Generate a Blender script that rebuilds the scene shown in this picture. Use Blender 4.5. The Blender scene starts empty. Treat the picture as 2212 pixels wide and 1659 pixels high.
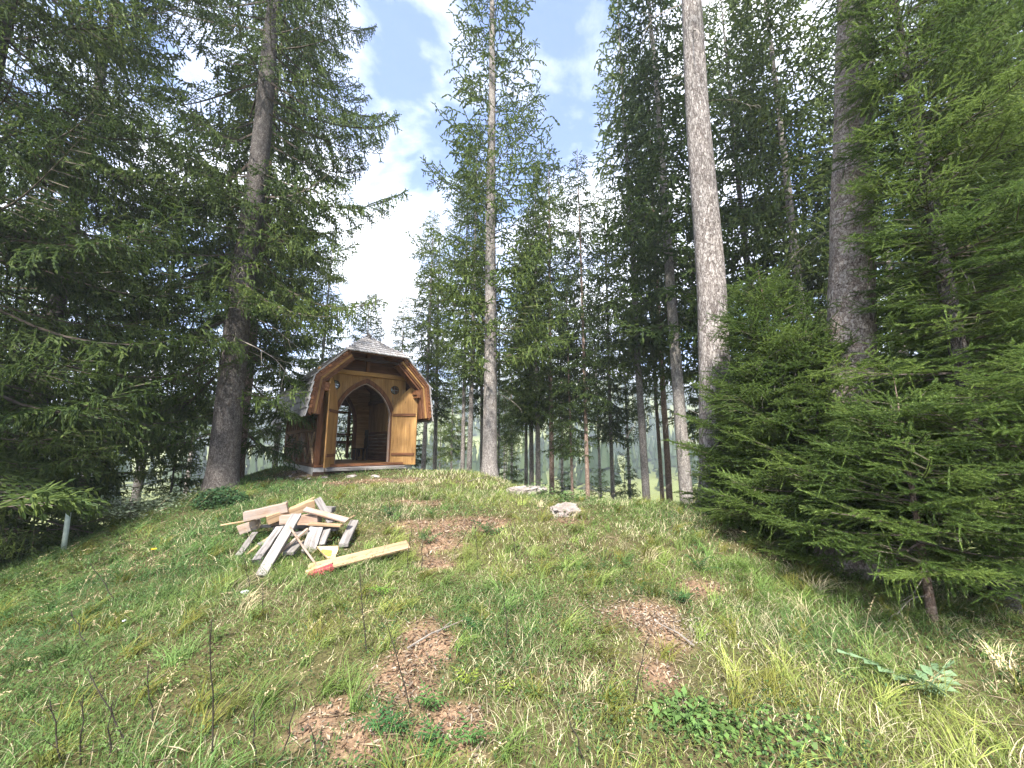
import bpy, math, random
import numpy as np
from mathutils import Vector, Matrix

# ------------------------------------------------------------------ camera, world, sun, exposure
S = bpy.context.scene
C = S.collection
PITCH = math.radians(8.9)
FPX, CX, CY = 831.0, 1106.0, 829.5           # focal length and centre in pixels of a 2212-wide photograph
EYE = Vector((0, 0, 1.6))
cd = bpy.data.cameras.new('camera'); cam = bpy.data.objects.new('camera', cd); C.objects.link(cam)
cd.sensor_width = 36; cd.lens = 36 * FPX / 2212; cd.clip_start = .05; cd.clip_end = 5000
cam.location = EYE; cam.rotation_euler = (math.pi / 2 + PITCH, 0, 0); S.camera = cam

SUN_EL, SUN_AZ = math.radians(50), math.radians(188)     # azimuth clockwise from +Y
W = bpy.data.worlds.new('World'); S.world = W; W.use_nodes = True
wn = W.node_tree.nodes; wl = W.node_tree.links
for n in list(wn): wn.remove(n)
def N(nt, t, **kw):
    n = nt.nodes.new(t)
    for k, v in kw.items():
        if k in n.inputs.keys() if isinstance(k, str) else False: n.inputs[k].default_value = v
        else: setattr(n, k, v)
    return n
out = wn.new('ShaderNodeOutputWorld'); bg = wn.new('ShaderNodeBackground'); bg.inputs[1].default_value = .115
sky = wn.new('ShaderNodeTexSky'); sky.sky_type = 'NISHITA'; sky.sun_disc = False
sky.sun_elevation = SUN_EL; sky.sun_rotation = SUN_AZ; sky.air_density = 1.0; sky.dust_density = .3; sky.ozone_density = 3.0
tc = wn.new('ShaderNodeTexCoord'); sep = wn.new('ShaderNodeSeparateXYZ'); wl.new(tc.outputs['Generated'], sep.inputs[0])
zc = wn.new('ShaderNodeMath'); zc.operation = 'MAXIMUM'; zc.inputs[1].default_value = .02; wl.new(sep.outputs[2], zc.inputs[0])
za = wn.new('ShaderNodeMath'); za.operation = 'ADD'; za.inputs[1].default_value = .25; wl.new(zc.outputs[0], za.inputs[0])
dx = wn.new('ShaderNodeMath'); dx.operation = 'DIVIDE'; wl.new(sep.outputs[0], dx.inputs[0]); wl.new(za.outputs[0], dx.inputs[1])
dy = wn.new('ShaderNodeMath'); dy.operation = 'DIVIDE'; wl.new(sep.outputs[1], dy.inputs[0]); wl.new(za.outputs[0], dy.inputs[1])
cmb = wn.new('ShaderNodeCombineXYZ'); wl.new(dx.outputs[0], cmb.inputs[0]); wl.new(dy.outputs[0], cmb.inputs[1]); cmb.inputs[2].default_value = 5.11
cn = wn.new('ShaderNodeTexNoise'); cn.inputs['Scale'].default_value = 1.7; cn.inputs['Detail'].default_value = 9; cn.inputs['Roughness'].default_value = .58
cn.inputs['Distortion'].default_value = .25; wl.new(cmb.outputs[0], cn.inputs['Vector'])
cr = wn.new('ShaderNodeValToRGB'); cr.color_ramp.elements[0].position = .42; cr.color_ramp.elements[1].position = .58; wl.new(cn.outputs['Fac'], cr.inputs[0])
cs = wn.new('ShaderNodeTexNoise'); cs.inputs['Scale'].default_value = 3.1; cs.inputs['Detail'].default_value = 6; wl.new(cmb.outputs[0], cs.inputs['Vector'])
cshade = wn.new('ShaderNodeMix'); cshade.data_type = 'RGBA'; wl.new(cs.outputs['Fac'], cshade.inputs['Factor'])
cshade.inputs['A'].default_value = (3.5, 3.7, 4.1, 1); cshade.inputs['B'].default_value = (5.6, 5.65, 5.75, 1)
mixc = wn.new('ShaderNodeMix'); mixc.data_type = 'RGBA'; wl.new(cr.outputs[0], mixc.inputs['Factor']); sdeep = wn.new('ShaderNodeMix'); sdeep.data_type = 'RGBA'; sdeep.blend_type = 'MULTIPLY'; sdeep.inputs['Factor'].default_value = 1; wl.new(sky.outputs[0], sdeep.inputs['A']); sdeep.inputs['B'].default_value = (.50, .59, .78, 1); wl.new(sdeep.outputs['Result'], mixc.inputs['A']); wl.new(cshade.outputs['Result'], mixc.inputs['B'])
wl.new(mixc.outputs['Result'], bg.inputs[0]); wl.new(bg.outputs[0], out.inputs[0])
ld = bpy.data.lights.new('sun', 'SUN'); ld.energy = 4.0; ld.angle = math.radians(4); ld.color = (1, .95, .86)
sun = bpy.data.objects.new('sun', ld); C.objects.link(sun)
sd = Vector((math.sin(SUN_AZ) * math.cos(SUN_EL), math.cos(SUN_AZ) * math.cos(SUN_EL), math.sin(SUN_EL)))
sun.rotation_euler = sd.to_track_quat('Z', 'Y').to_euler(); sun.location = sd * 60
vs = S.view_settings; vs.view_transform = 'Standard'; vs.look = 'None'; vs.exposure = 2.25; vs.gamma = 1; vs.use_curve_mapping = False
S.render.engine = 'CYCLES'; cy = S.cycles
cy.use_denoising = True; cy.max_bounces = 6; cy.diffuse_bounces = 3; cy.glossy_bounces = 2; cy.transmission_bounces = 4
cy.transparent_max_bounces = 6; cy.volume_bounces = 0; cy.use_adaptive_sampling = True; cy.adaptive_threshold = .02; cy.sample_clamp_indirect = 6

RNG = np.random.default_rng(7); random.seed(7)
R = math.radians

# ------------------------------------------------------------------ helpers
def smooth(a, b, x):
    t = np.clip((np.asarray(x, float) - a) / (b - a), 0, 1); return t * t * (3 - 2 * t)
_P = RNG.permutation(512)
_G = RNG.random(4096)
def vnoise(x, y, seed=0):
    x = np.asarray(x, float); y = np.asarray(y, float)
    xi = np.floor(x).astype(int); yi = np.floor(y).astype(int); fx = x - xi; fy = y - yi
    fx = fx * fx * (3 - 2 * fx); fy = fy * fy * (3 - 2 * fy)
    h = lambda a, b: _G[(_P[(a + seed * 37) % 512] * 7 + _P[(b + seed * 11) % 512] * 13 + seed * 101) % 4096]
    return (h(xi, yi) * (1 - fx) + h(xi + 1, yi) * fx) * (1 - fy) + (h(xi, yi + 1) * (1 - fx) + h(xi + 1, yi + 1) * fx) * fy
def fbm(x, y, seed=0, o=4):
    v = 0; a = .5; t = 0
    for k in range(o):
        v = v + a * vnoise(x * 2 ** k, y * 2 ** k, seed + k); t += a; a *= .5
    return v / t

def mesh_np(name, verts, quads=None, tris=None, mats=(), smooth_=False, col=None, midx=None):
    verts = np.asarray(verts, np.float32).reshape(-1, 3)
    q = np.zeros((0, 4), np.int32) if quads is None else np.asarray(quads, np.int32).reshape(-1, 4)
    t = np.zeros((0, 3), np.int32) if tris is None else np.asarray(tris, np.int32).reshape(-1, 3)
    me = bpy.data.meshes.new(name)
    me.vertices.add(len(verts)); me.vertices.foreach_set('co', verts.ravel())
    loops = np.concatenate([q.ravel(), t.ravel()]); me.loops.add(len(loops)); me.loops.foreach_set('vertex_index', loops)
    n = len(q) + len(t); me.polygons.add(n)
    st = np.concatenate([np.arange(len(q)) * 4, len(q) * 4 + np.arange(len(t)) * 3]).astype(np.int32)
    me.polygons.foreach_set('loop_start', st)
    if midx is not None: me.polygons.foreach_set('material_index', np.asarray(midx, np.int32))
    me.polygons.foreach_set('use_smooth', np.full(n, smooth_, bool))
    for m in mats: me.materials.append(m)
    if col is not None:
        a = me.color_attributes.new('Col', 'FLOAT_COLOR', 'POINT')
        c4 = np.ones((len(verts), 4), np.float32); c4[:, :3] = col; a.data.foreach_set('color', c4.ravel())
    me.update(calc_edges=True); me.validate(clean_customdata=False)
    return me
def link(name, me, parent=None, loc=None, rot=None, kind=None):
    o = bpy.data.objects.new(name, me); C.objects.link(o)
    if parent is not None: o.parent = parent
    if loc is not None: o.location = loc
    if rot is not None: o.rotation_euler = rot
    if kind: o['kind'] = kind
    return o
def tag(o, label, cat, group=None):
    o['label'] = label; o['category'] = cat
    if group: o['group'] = group
    return o
def empty(name, loc, rz=0):
    o = bpy.data.objects.new(name, None); C.objects.link(o); o.location = loc; o.rotation_euler = (0, 0, rz); o.empty_display_size = .2
    return o

def mat(name, build):
    m = bpy.data.materials.new(name); m.use_nodes = True; nt = m.node_tree
    for n in list(nt.nodes): nt.nodes.remove(n)
    o = nt.nodes.new('ShaderNodeOutputMaterial'); sh = build(nt); nt.links.new(sh, o.inputs['Surface']); return m
def noise(nt, vec=None, scale=5, detail=5, rough=.55, dist=0):
    n = nt.nodes.new('ShaderNodeTexNoise'); n.inputs['Scale'].default_value = scale; n.inputs['Detail'].default_value = detail
    n.inputs['Roughness'].default_value = rough; n.inputs['Distortion'].default_value = dist
    if vec is not None: nt.links.new(vec, n.inputs['Vector'])
    return n.outputs['Fac']
def ramp(nt, fac, stops):
    r = nt.nodes.new('ShaderNodeValToRGB'); nt.links.new(fac, r.inputs[0]); e = r.color_ramp.elements
    while len(e) < len(stops): e.new(.5)
    for k, (p, c) in enumerate(stops): e[k].position = p; e[k].color = (*c, 1)
    return r.outputs[0]
def mapped(nt, scale=(1, 1, 1), src='Object', offset_random=False):
    t = nt.nodes.new('ShaderNodeTexCoord'); m = nt.nodes.new('ShaderNodeMapping'); m.inputs['Scale'].default_value = scale
    v = t.outputs[src]
    if offset_random:
        oi = nt.nodes.new('ShaderNodeObjectInfo'); a = nt.nodes.new('ShaderNodeVectorMath'); a.operation = 'MULTIPLY_ADD'
        cb = nt.nodes.new('ShaderNodeCombineXYZ')
        for k in range(3): nt.links.new(oi.outputs['Random'], cb.inputs[k])
        nt.links.new(cb.outputs[0], a.inputs[0]); a.inputs[1].default_value = (17, 31, 23); nt.links.new(v, a.inputs[2]); v = a.outputs[0]
    nt.links.new(v, m.inputs[0]); return m.outputs[0]
def mixc_(nt, fac, a, b, mode='MIX'):
    m = nt.nodes.new('ShaderNodeMix'); m.data_type = 'RGBA'; m.blend_type = mode
    for k, v in (('Factor', fac), ('A', a), ('B', b)):
        if isinstance(v, (int, float)): m.inputs[k].default_value = v
        elif isinstance(v, tuple): m.inputs[k].default_value = (*v, 1)
        else: nt.links.new(v, m.inputs[k])
    return m.outputs['Result']
def princ(nt, col, rough=.8, bump=None, bstr=.3, bdist=.02, spec=.3):
    p = nt.nodes.new('ShaderNodeBsdfPrincipled'); p.inputs['Roughness'].default_value = rough; p.inputs['Specular IOR Level'].default_value = spec
    if isinstance(col, tuple): p.inputs['Base Color'].default_value = (*col, 1)
    else: nt.links.new(col, p.inputs['Base Color'])
    if bump is not None:
        b = nt.nodes.new('ShaderNodeBump'); b.inputs['Strength'].default_value = bstr; b.inputs['Distance'].default_value = bdist
        nt.links.new(bump, b.inputs['Height']); nt.links.new(b.outputs[0], p.inputs['Normal'])
    return p.outputs[0]
def leafy(nt, col, trans=.3, rough=.6):
    p = princ(nt, col, rough, spec=.2); t = nt.nodes.new('ShaderNodeBsdfTranslucent'); nt.links.new(col, t.inputs[0])
    m = nt.nodes.new('ShaderNodeMixShader'); m.inputs[0].default_value = trans; nt.links.new(p, m.inputs[1]); nt.links.new(t.outputs[0], m.inputs[2])
    return m.outputs[0]
def needle_mat(name, a, b, c, trans=.28):
    def f(nt):
        g = nt.nodes.new('ShaderNodeNewGeometry'); col = ramp(nt, g.outputs['Random Per Island'], [(0, a), (.5, b), (1, c)])
        oi = nt.nodes.new('ShaderNodeObjectInfo'); h = nt.nodes.new('ShaderNodeHueSaturation'); nt.links.new(col, h.inputs['Color'])
        mr = nt.nodes.new('ShaderNodeMapRange'); nt.links.new(oi.outputs['Random'], mr.inputs[0]); mr.inputs[3].default_value = .7; mr.inputs[4].default_value = 1.45
        nt.links.new(mr.outputs[0], h.inputs['Value'])
        mh = nt.nodes.new('ShaderNodeMapRange'); nt.links.new(oi.outputs['Random'], mh.inputs[0]); mh.inputs[3].default_value = .515; mh.inputs[4].default_value = .492; nt.links.new(mh.outputs[0], h.inputs['Hue'])
        return leafy(nt, h.outputs[0], trans)
    return mat(name, f)
def bark_mat(name, lo, mid, hi, sx=14, sz=5, strength=.8):
    """overlapping uneven scales: cells with their own tone, ragged dark gaps, fine grain"""
    def f(nt):
        v = mapped(nt, (sx, sx, sz)); nn = nt.nodes.new('ShaderNodeTexNoise'); nt.links.new(v, nn.inputs['Vector']); nn.inputs['Scale'].default_value = .9; nn.inputs['Detail'].default_value = 4
        wv = nt.nodes.new('ShaderNodeVectorMath'); wv.operation = 'MULTIPLY_ADD'; nt.links.new(nn.outputs['Color'], wv.inputs[0]); wv.inputs[1].default_value = (2.4,) * 3; nt.links.new(v, wv.inputs[2])
        ve = nt.nodes.new('ShaderNodeTexVoronoi'); ve.feature = 'DISTANCE_TO_EDGE'; nt.links.new(wv.outputs[0], ve.inputs['Vector']); ve.inputs['Scale'].default_value = 1
        vc = nt.nodes.new('ShaderNodeTexVoronoi'); nt.links.new(wv.outputs[0], vc.inputs['Vector']); vc.inputs['Scale'].default_value = 1
        sp_ = nt.nodes.new('ShaderNodeSeparateColor'); nt.links.new(vc.outputs['Color'], sp_.inputs[0])
        mr = nt.nodes.new('ShaderNodeMapRange'); nt.links.new(ve.outputs['Distance'], mr.inputs[0]); mr.inputs[2].default_value = .16
        n1 = noise(nt, v, 2.3, 6, .65, .5); n2 = noise(nt, mapped(nt, (1.3, 1.3, .6)), 2, 4)
        a = nt.nodes.new('ShaderNodeMath'); a.operation = 'MULTIPLY_ADD'; nt.links.new(sp_.outputs[0], a.inputs[0]); a.inputs[1].default_value = .42; nt.links.new(n1, a.inputs[2])
        h = nt.nodes.new('ShaderNodeMath'); h.operation = 'MULTIPLY'; b = nt.nodes.new('ShaderNodeMath'); b.operation = 'MULTIPLY_ADD'; nt.links.new(mr.outputs[0], b.inputs[0]); b.inputs[1].default_value = .42; b.inputs[2].default_value = .58
        nt.links.new(a.outputs[0], h.inputs[0]); nt.links.new(b.outputs[0], h.inputs[1]); hh = h.outputs[0]
        col = ramp(nt, hh, [(.26, lo), (.52, mid), (.84, hi)])
        col = mixc_(nt, .55, col, ramp(nt, n2, [(.3, (.6, .6, .6)), (.7, (1.25, 1.2, 1.14))]), 'MULTIPLY')
        return princ(nt, col, .95, hh, strength, .03, .1)
    return mat(name, f)
def wood_mat(name, lo, mid, hi, axis=0, rough=.75, grain=1.0, grey=0.0):
    def f(nt):
        sc = [22 * grain] * 3; sc[axis] = 1.6 * grain
        v = mapped(nt, tuple(sc), offset_random=True); n1 = noise(nt, v, 1, 5, .6, .4)
        sb = [3.0] * 3; sb[axis] = .8
        n2 = noise(nt, mapped(nt, tuple(sb), offset_random=True), 1.3, 3)
        col = ramp(nt, n1, [(.28, lo), (.52, mid), (.75, hi)])
        col = mixc_(nt, .7, col, ramp(nt, n2, [(.3, (.62, .6, .6)), (.72, (1.22, 1.2, 1.15))]), 'MULTIPLY')
        # knots, checks and weather stains with shapes of their own
        vk = nt.nodes.new('ShaderNodeTexVoronoi'); sk = [7.0] * 3; sk[axis] = 2.4; nt.links.new(mapped(nt, tuple(sk), offset_random=True), vk.inputs['Vector']); vk.inputs['Scale'].default_value = 1
        col = mixc_(nt, ramp(nt, vk.outputs['Distance'], [(.06, (.75, .75, .75)), (.13, (0, 0, 0))]), col, tuple(.5 * q for q in lo))
        n3 = noise(nt, mapped(nt, (2.2, 2.2, 2.2), offset_random=True), 1.6, 6, .65)
        if grey: col = mixc_(nt, ramp(nt, n3, [(.42, (0, 0, 0)), (.62, (grey,) * 3)]), col, (.27, .25, .235))
        sc2 = [70 * grain] * 3; sc2[axis] = 2.2
        col = mixc_(nt, .8, col, ramp(nt, noise(nt, mapped(nt, tuple(sc2), offset_random=True), 1, 3, .6), [(.30, (.45, .42, .40)), (.42, (1, 1, 1))]), 'MULTIPLY')
        oi = nt.nodes.new('ShaderNodeObjectInfo'); h = nt.nodes.new('ShaderNodeHueSaturation'); nt.links.new(col, h.inputs['Color'])
        mr = nt.nodes.new('ShaderNodeMapRange'); nt.links.new(oi.outputs['Random'], mr.inputs[0]); mr.inputs[3].default_value = .82; mr.inputs[4].default_value = 1.15
        nt.links.new(mr.outputs[0], h.inputs['Value'])
        return princ(nt, h.outputs[0], rough, n1, .35, .004, .25)
    return mat(name, f)
def attr_leaf(name, trans=.3):
    def f(nt):
        a = nt.nodes.new('ShaderNodeVertexColor'); a.layer_name = 'Col'
        return leafy(nt, a.outputs[0], trans, .55)
    return mat(name, f)

M = {}
M['needle'] = needle_mat('spruce_needles', (.040, .068, .020), (.070, .106, .027), (.116, .154, .038), .36)
M['needle_dark'] = needle_mat('dark_spruce_needles', (.040, .066, .020), (.068, .100, .027), (.108, .142, .036), .36)
M['needle_young'] = needle_mat('young_spruce_needles', (.075, .120, .032), (.124, .185, .046), (.190, .255, .064), .45)
M['larch'] = needle_mat('larch_needles', (.075, .10, .03), (.12, .15, .045), (.17, .20, .07), .4)
M['bark'] = bark_mat('grey_spruce_bark', (.035, .028, .025), (.085, .075, .072), (.165, .152, .145), 34, 20, .8)
M['bark_ridge'] = bark_mat('ridged_bark', (.06, .045, .04), (.21, .185, .175), (.46, .425, .41), 34, 9, 1.0)
M['bark_flake'] = bark_mat('flaky_bark', (.055, .032, .026), (.31, .25, .22), (.56, .49, .45), 28, 17, 1.0)
M['bark_red'] = bark_mat('reddish_bark', (.07, .045, .036), (.19, .135, .11), (.31, .24, .20), 30, 16, .7)
M['bark_mid'] = bark_mat('light_grey_bark', (.07, .058, .052), (.20, .18, .17), (.33, .31, .295), 30, 17, .7)
M['bark_pale'] = bark_mat('pale_bark', (.07, .06, .055), (.19, .175, .165), (.32, .30, .28), 24, 10, .6)
M['twig'] = mat('twig_bark', lambda nt: princ(nt, ramp(nt, noise(nt, mapped(nt), 9), [(.3, (.05, .038, .03)), (.7, (.13, .105, .085))]), .9))
M['deadtwig'] = mat('dead_twig', lambda nt: princ(nt, ramp(nt, noise(nt, mapped(nt), 9), [(.3, (.12, .10, .085)), (.7, (.30, .27, .24))]), .9))
M['stalk'] = mat('dark_stalk', lambda nt: princ(nt, ramp(nt, noise(nt, mapped(nt), 30), [(.3, (.012, .010, .008)), (.7, (.045, .036, .026))]), .8))
M['blade'] = attr_leaf('grass_blades', .35)

# ------------------------------------------------------------------ ground shape
CTRL = np.array([(0, 0, 0), (0, 2.2, .0), (3, 2, -.02), (-3, 2, -.12), (-5.7, 4.3, -.16), (-3, 4.7, .28), (0, 5, .3), (-2.3, 5, .33), (3.9, 4.5, .2),
    (3.6, 7.2, .45), (1, 7.4, .52), (-6.3, 8.4, .66), (-6.1, 7.6, .56), (-5.2, 9, .70), (-6.6, 9.2, .68), (-5.4, 10.4, .75), (-4, 9.6, .74), (-3, 12.2, .76), (-.6, 11, .73), (-8.5, 13.5, .7), (-1, 8.5, .66),
    (2.2, 10.5, -.45), (4.5, 10, -.7), (6.2, 6, .0), (8, 3.5, -.15), (-10.6, 8, -.75), (-10.9, 10, -.9), (-7.6, 9, .1), (-8, 5.5, -.62), (-12, 4, -1.4),
    (-3, 19, -.6), (2, 17, -2.4), (8, 13, -2.3), (-11, 17, -.9), (12, 6, -1.3), (0, -6, .0), (6, -5, -.2), (-6, -5, -.5), (5, 0, .0), (-5, 0, -.2), (14, -2, -1), (-14, -2, -1.6), (0, -14, -.5),
    (-16, 12, -2), (14, 16, -3.4), (-2, 26, -3), (12, 25, -4.5), (-14, 26, -3)], float)
def _tps():
    P = CTRL[:, :2]; n = len(P); d = np.linalg.norm(P[:, None] - P[None], axis=2)
    K = np.where(d > 0, d * d * np.log(d + 1e-9), 0) + np.eye(n) * .04
    Q = np.hstack([np.ones((n, 1)), P]); A = np.block([[K, Q], [Q.T, np.zeros((3, 3))]])
    return np.linalg.solve(A, np.concatenate([CTRL[:, 2], np.zeros(3)]))
_W = _tps()
def ground(x, y, fine=True):
    x = np.asarray(x, float); y = np.asarray(y, float); sh = x.shape; x = x.ravel(); y = y.ravel()
    r = np.hypot(x, y); z = np.zeros_like(x); nr = r < 40
    d = np.hypot(x[nr, None] - CTRL[None, :, 0], y[nr, None] - CTRL[None, :, 1])
    z[nr] = (np.where(d > 0, d * d * np.log(d + 1e-9), 0) @ _W[:-3]) + _W[-3] + _W[-2] * x[nr] + _W[-1] * y[nr]
    ang = np.arctan2(x, y)
    hill = (66 + 30 * np.sin(ang * 3 + 1.2) + 14 * np.sin(ang * 7 + .4)) * smooth(170, 620, r)
    far = -2.5 - 9 * smooth(20, 90, r) + hill + 6 * (fbm(x / 60, y / 60, 3) - .5) * smooth(60, 200, r)
    w = smooth(20, 38, r); z = z * (1 - w) + far * w
    if fine:
        z = z + (.10 * (fbm(x * .8, y * .8, 5) - .5) + .05 * (fbm(x * 3.1, y * 3.1, 9, 3) - .5)) * (1 - smooth(15, 40, r))
    return z.reshape(sh)
def gz(x, y): return float(ground(np.array([x]), np.array([y]))[0])

CP, SP = math.cos(PITCH), math.sin(PITCH)
def ray(px, py):
    a = (px - CX) / FPX; b = (CY - py) / FPX
    return Vector((a, CP - b * SP, SP + b * CP))            # unit depth along the camera axis
def at_y(px, py, y):
    d = ray(px, py); return EYE + d * (y / d.y)
_T = np.concatenate([np.linspace(.8, 30, 900), np.linspace(30.2, 90, 200)])
def hit(px, py, h=0.0):
    d = ray(px, py); z = ground(EYE.x + d.x * _T, EYE.y + d.y * _T, True) + h; zr = EYE.z + d.z * _T
    k = np.nonzero(zr < z)[0]
    if len(k) == 0 or _T[k[0]] > 16: return hit(px, py + 3, h)      # above the brow: take the brow itself
    i = max(k[0], 1); a0 = zr[i - 1] - z[i - 1]; a1 = zr[i] - z[i]; t = _T[i - 1] + (_T[i] - _T[i - 1]) * a0 / (a0 - a1 + 1e-9)
    return EYE + d * t
def src(zx, zy, x0, y0, k):                                     # zoomed crop -> 2212-wide photo pixels
    return ((x0 + zx / k) * .8848, (y0 + zy / k) * .8848)

# dirt patches: photo pixel centre, half width / half height in pixels
DIRT = [(960, 1135, 95, 22), (1050, 1130, 60, 14), (945, 1175, 50, 24), (935, 1215, 48, 22), (1375, 1330, 85, 36), (1440, 1375, 60, 40), (915, 1390, 65, 55), (860, 1450, 55, 55),
        (965, 1560, 80, 45), (800, 1040, 110, 9), (650, 1022, 60, 10), (910, 1490, 60, 40), (800, 1600, 60, 40), (880, 1085, 60, 10), (1230, 1128, 60, 6), (1000, 1600, 60, 45), (700, 1560, 50, 25), (1500, 1270, 50, 14), (1430, 1460, 40, 30)]
DP = []
for (px, py, a, b) in DIRT:
    c = hit(px, py); e = hit(px + a, py); f0 = hit(px, py + b)
    if c is None or e is None or f0 is None: continue
    DP.append((c.x, c.y, abs(e.x - c.x) * 1.18, max(.18, abs(f0.y - c.y) * 1.3)))
def dirt(x, y):
    m = np.zeros_like(np.asarray(x, float)) - 1
    for (cx, cy, a, b) in DP:
        m = np.maximum(m, 1 - np.hypot((x - cx) / a, (y - cy) / b))
    n = .6 * fbm(x * 2.2, y * 2.2, 21) + .4 * fbm(x * 7, y * 7, 22); return smooth(.0, .6, m + (n - .5) * 1.7 * (m > -.8) + .05)

# ------------------------------------------------------------------ ground sheet
def build_ground():
    n = 300; k = 7.2; u = np.linspace(-1, 1, n)
    xs = np.sinh(k * u) / math.sinh(k) * 1500; ys = xs + 4
    X, Y = np.meshgrid(xs, ys, indexing='xy'); Z = ground(X, Y)
    r = np.hypot(X, Y); D = dirt(X, Y) * (r < 30)
    lit = fbm(X * 1.7, Y * 1.7, 31)[..., None]
    soil = np.array([.095, .074, .046]) * (1 - lit) + np.array([.078, .088, .032]) * lit
    pale = np.array([.24, .165, .112]) * (.7 + .6 * fbm(X * 5, Y * 5, 33)[..., None]); D3 = D[..., None]
    col = soil * (1 - D3) + pale * D3
    mead = np.array([.17, .20, .075]) * (.75 + .5 * fbm(X * .15, Y * .15, 41)[..., None])
    wood = np.array([.05, .075, .035])
    wm = smooth(9, 22, r)[..., None]; col = col * (1 - wm) + mead * wm
    lm = (smooth(6.8, 9, -X) * smooth(2, 5, Y))[..., None]; col = col * (1 - lm) + mead * 1.15 * lm  # left bank ground tinted paler, painting the sunlit side of the shade edge
    fm = (smooth(.45, .55, fbm(X / 90, Y / 90, 51)) * smooth(120, 240, r))[..., None]; col = col * (1 - fm) + wood * fm
    i = np.arange(n * n).reshape(n, n); q = np.stack([i[:-1, :-1], i[:-1, 1:], i[1:, 1:], i[1:, :-1]], -1).reshape(-1, 4)
    def f(nt):
        a = nt.nodes.new('ShaderNodeVertexColor'); a.layer_name = 'Col'; v = mapped(nt)
        n1 = noise(nt, v, 38, 4, .7); n2 = noise(nt, v, 6, 4)
        vo = nt.nodes.new('ShaderNodeTexVoronoi'); vo.inputs['Scale'].default_value = 45; nt.links.new(v, vo.inputs['Vector'])
        c = mixc_(nt, .9, a.outputs[0], ramp(nt, n1, [(.3, (.45, .42, .40)), (.7, (1.5, 1.45, 1.4))]), 'MULTIPLY')
        c = mixc_(nt, .6, c, ramp(nt, n2, [(.35, (.7, .68, .66)), (.65, (1.2, 1.2, 1.2))]), 'MULTIPLY')
        c = mixc_(nt, .5, c, ramp(nt, vo.outputs['Distance'], [(.0, (1.4, 1.35, 1.3)), (.5, (.75, .75, .75))]), 'MULTIPLY')
        return princ(nt, c, 1, n1, .7, .02, .05)
    me = mesh_np('ground', np.stack([X, Y, Z], -1), q, mats=(mat('ground_soil', f),), smooth_=True, col=col.reshape(-1, 3))
    link('ground', me, kind='structure')
build_ground()

# ------------------------------------------------------------------ grass and low plants (uncountable)
class Leafs:
    def __init__(s): s.v = []; s.t = []; s.c = []; s.n = 0
    def add(s, V, T, Ccol):
        s.v.append(V.reshape(-1, 3)); s.t.append((T + s.n).reshape(-1, 3)); s.c.append(Ccol.reshape(-1, 3)); s.n += V.reshape(-1, 3).shape[0]
    def build(s, name, mats): return mesh_np(name, np.concatenate(s.v), None, np.concatenate(s.t), mats, True, np.concatenate(s.c))
def blades(L, x, y, h, w, lean, az, col, seg=2, zoff=0.0, tipcol=None):
    n = len(x); z = ground(x, y) - .01 + zoff; ca, sa = np.cos(az), np.sin(az)
    ws = np.random.default_rng(n).random(n) * 6.28; wx, wy = np.cos(ws), np.sin(ws)
    V = np.zeros((n, 2 * seg + 1, 3)); Cc = np.zeros((n, 2 * seg + 1, 3))
    for k in range(seg + 1):
        t = k / seg; f = lean * t ** 2 * h; zz = h * (t - .38 * lean * t ** 2.2)
        px = x + ca * f; py = y + sa * f; pz = z + zz; c = col if tipcol is None else col * (1 - t) + tipcol * t
        if k < seg:
            hw = w * .5 * (1 - .55 * t)
            V[:, 2 * k] = np.stack([px - wx * hw, py - wy * hw, pz], -1); V[:, 2 * k + 1] = np.stack([px + wx * hw, py + wy * hw, pz], -1)
            Cc[:, 2 * k] = c; Cc[:, 2 * k + 1] = c
        else: V[:, 2 * k] = np.stack([px, py, pz], -1); Cc[:, 2 * k] = c
    T = []
    for k in range(seg - 1): b = 2 * k; T += [(b, b + 1, b + 3), (b, b + 3, b + 2)]
    b = 2 * (seg - 1); T.append((b, b + 1, b + 2)); T = np.array(T)
    L.add(V, T[None] + (np.arange(n) * (2 * seg + 1))[:, None, None], Cc)
def leaflets(L, x, y, z, size, col, rng, ratio=.55):
    n = len(x); az = rng.random(n) * 6.28; tilt = rng.normal(.15, .4, n); roll = rng.normal(0, .4, n)
    d = np.stack([np.cos(az) * np.cos(tilt), np.sin(az) * np.cos(tilt), np.sin(tilt)], -1)
    s = np.stack([-np.sin(az), np.cos(az), np.sin(roll)], -1); s /= np.linalg.norm(s, axis=1)[:, None]
    p = np.stack([x, y, z], -1); S_ = size[:, None]
    V = np.stack([p, p + d * S_ * .45 + s * S_ * ratio * .5, p + d * S_ + np.array([0, 0, -.12]) * S_, p + d * S_ * .45 - s * S_ * ratio * .5], 1)
    T = np.array([(0, 1, 2), (0, 2, 3)])
    L.add(V, T[None] + (np.arange(n) * 4)[:, None, None], np.repeat(col[:, None, :], 4, 1))
def scatter(rng, n, d0, d1, margin=.9, p=1.0):
    # even over the ground of a wedge in front of the viewer
    d = np.sqrt(rng.random(n) * (d1 * d1 - d0 * d0) + d0 * d0); a = (rng.random(n) * 2 - 1); x = a * (1.38 * d + margin); return x, d
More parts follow.
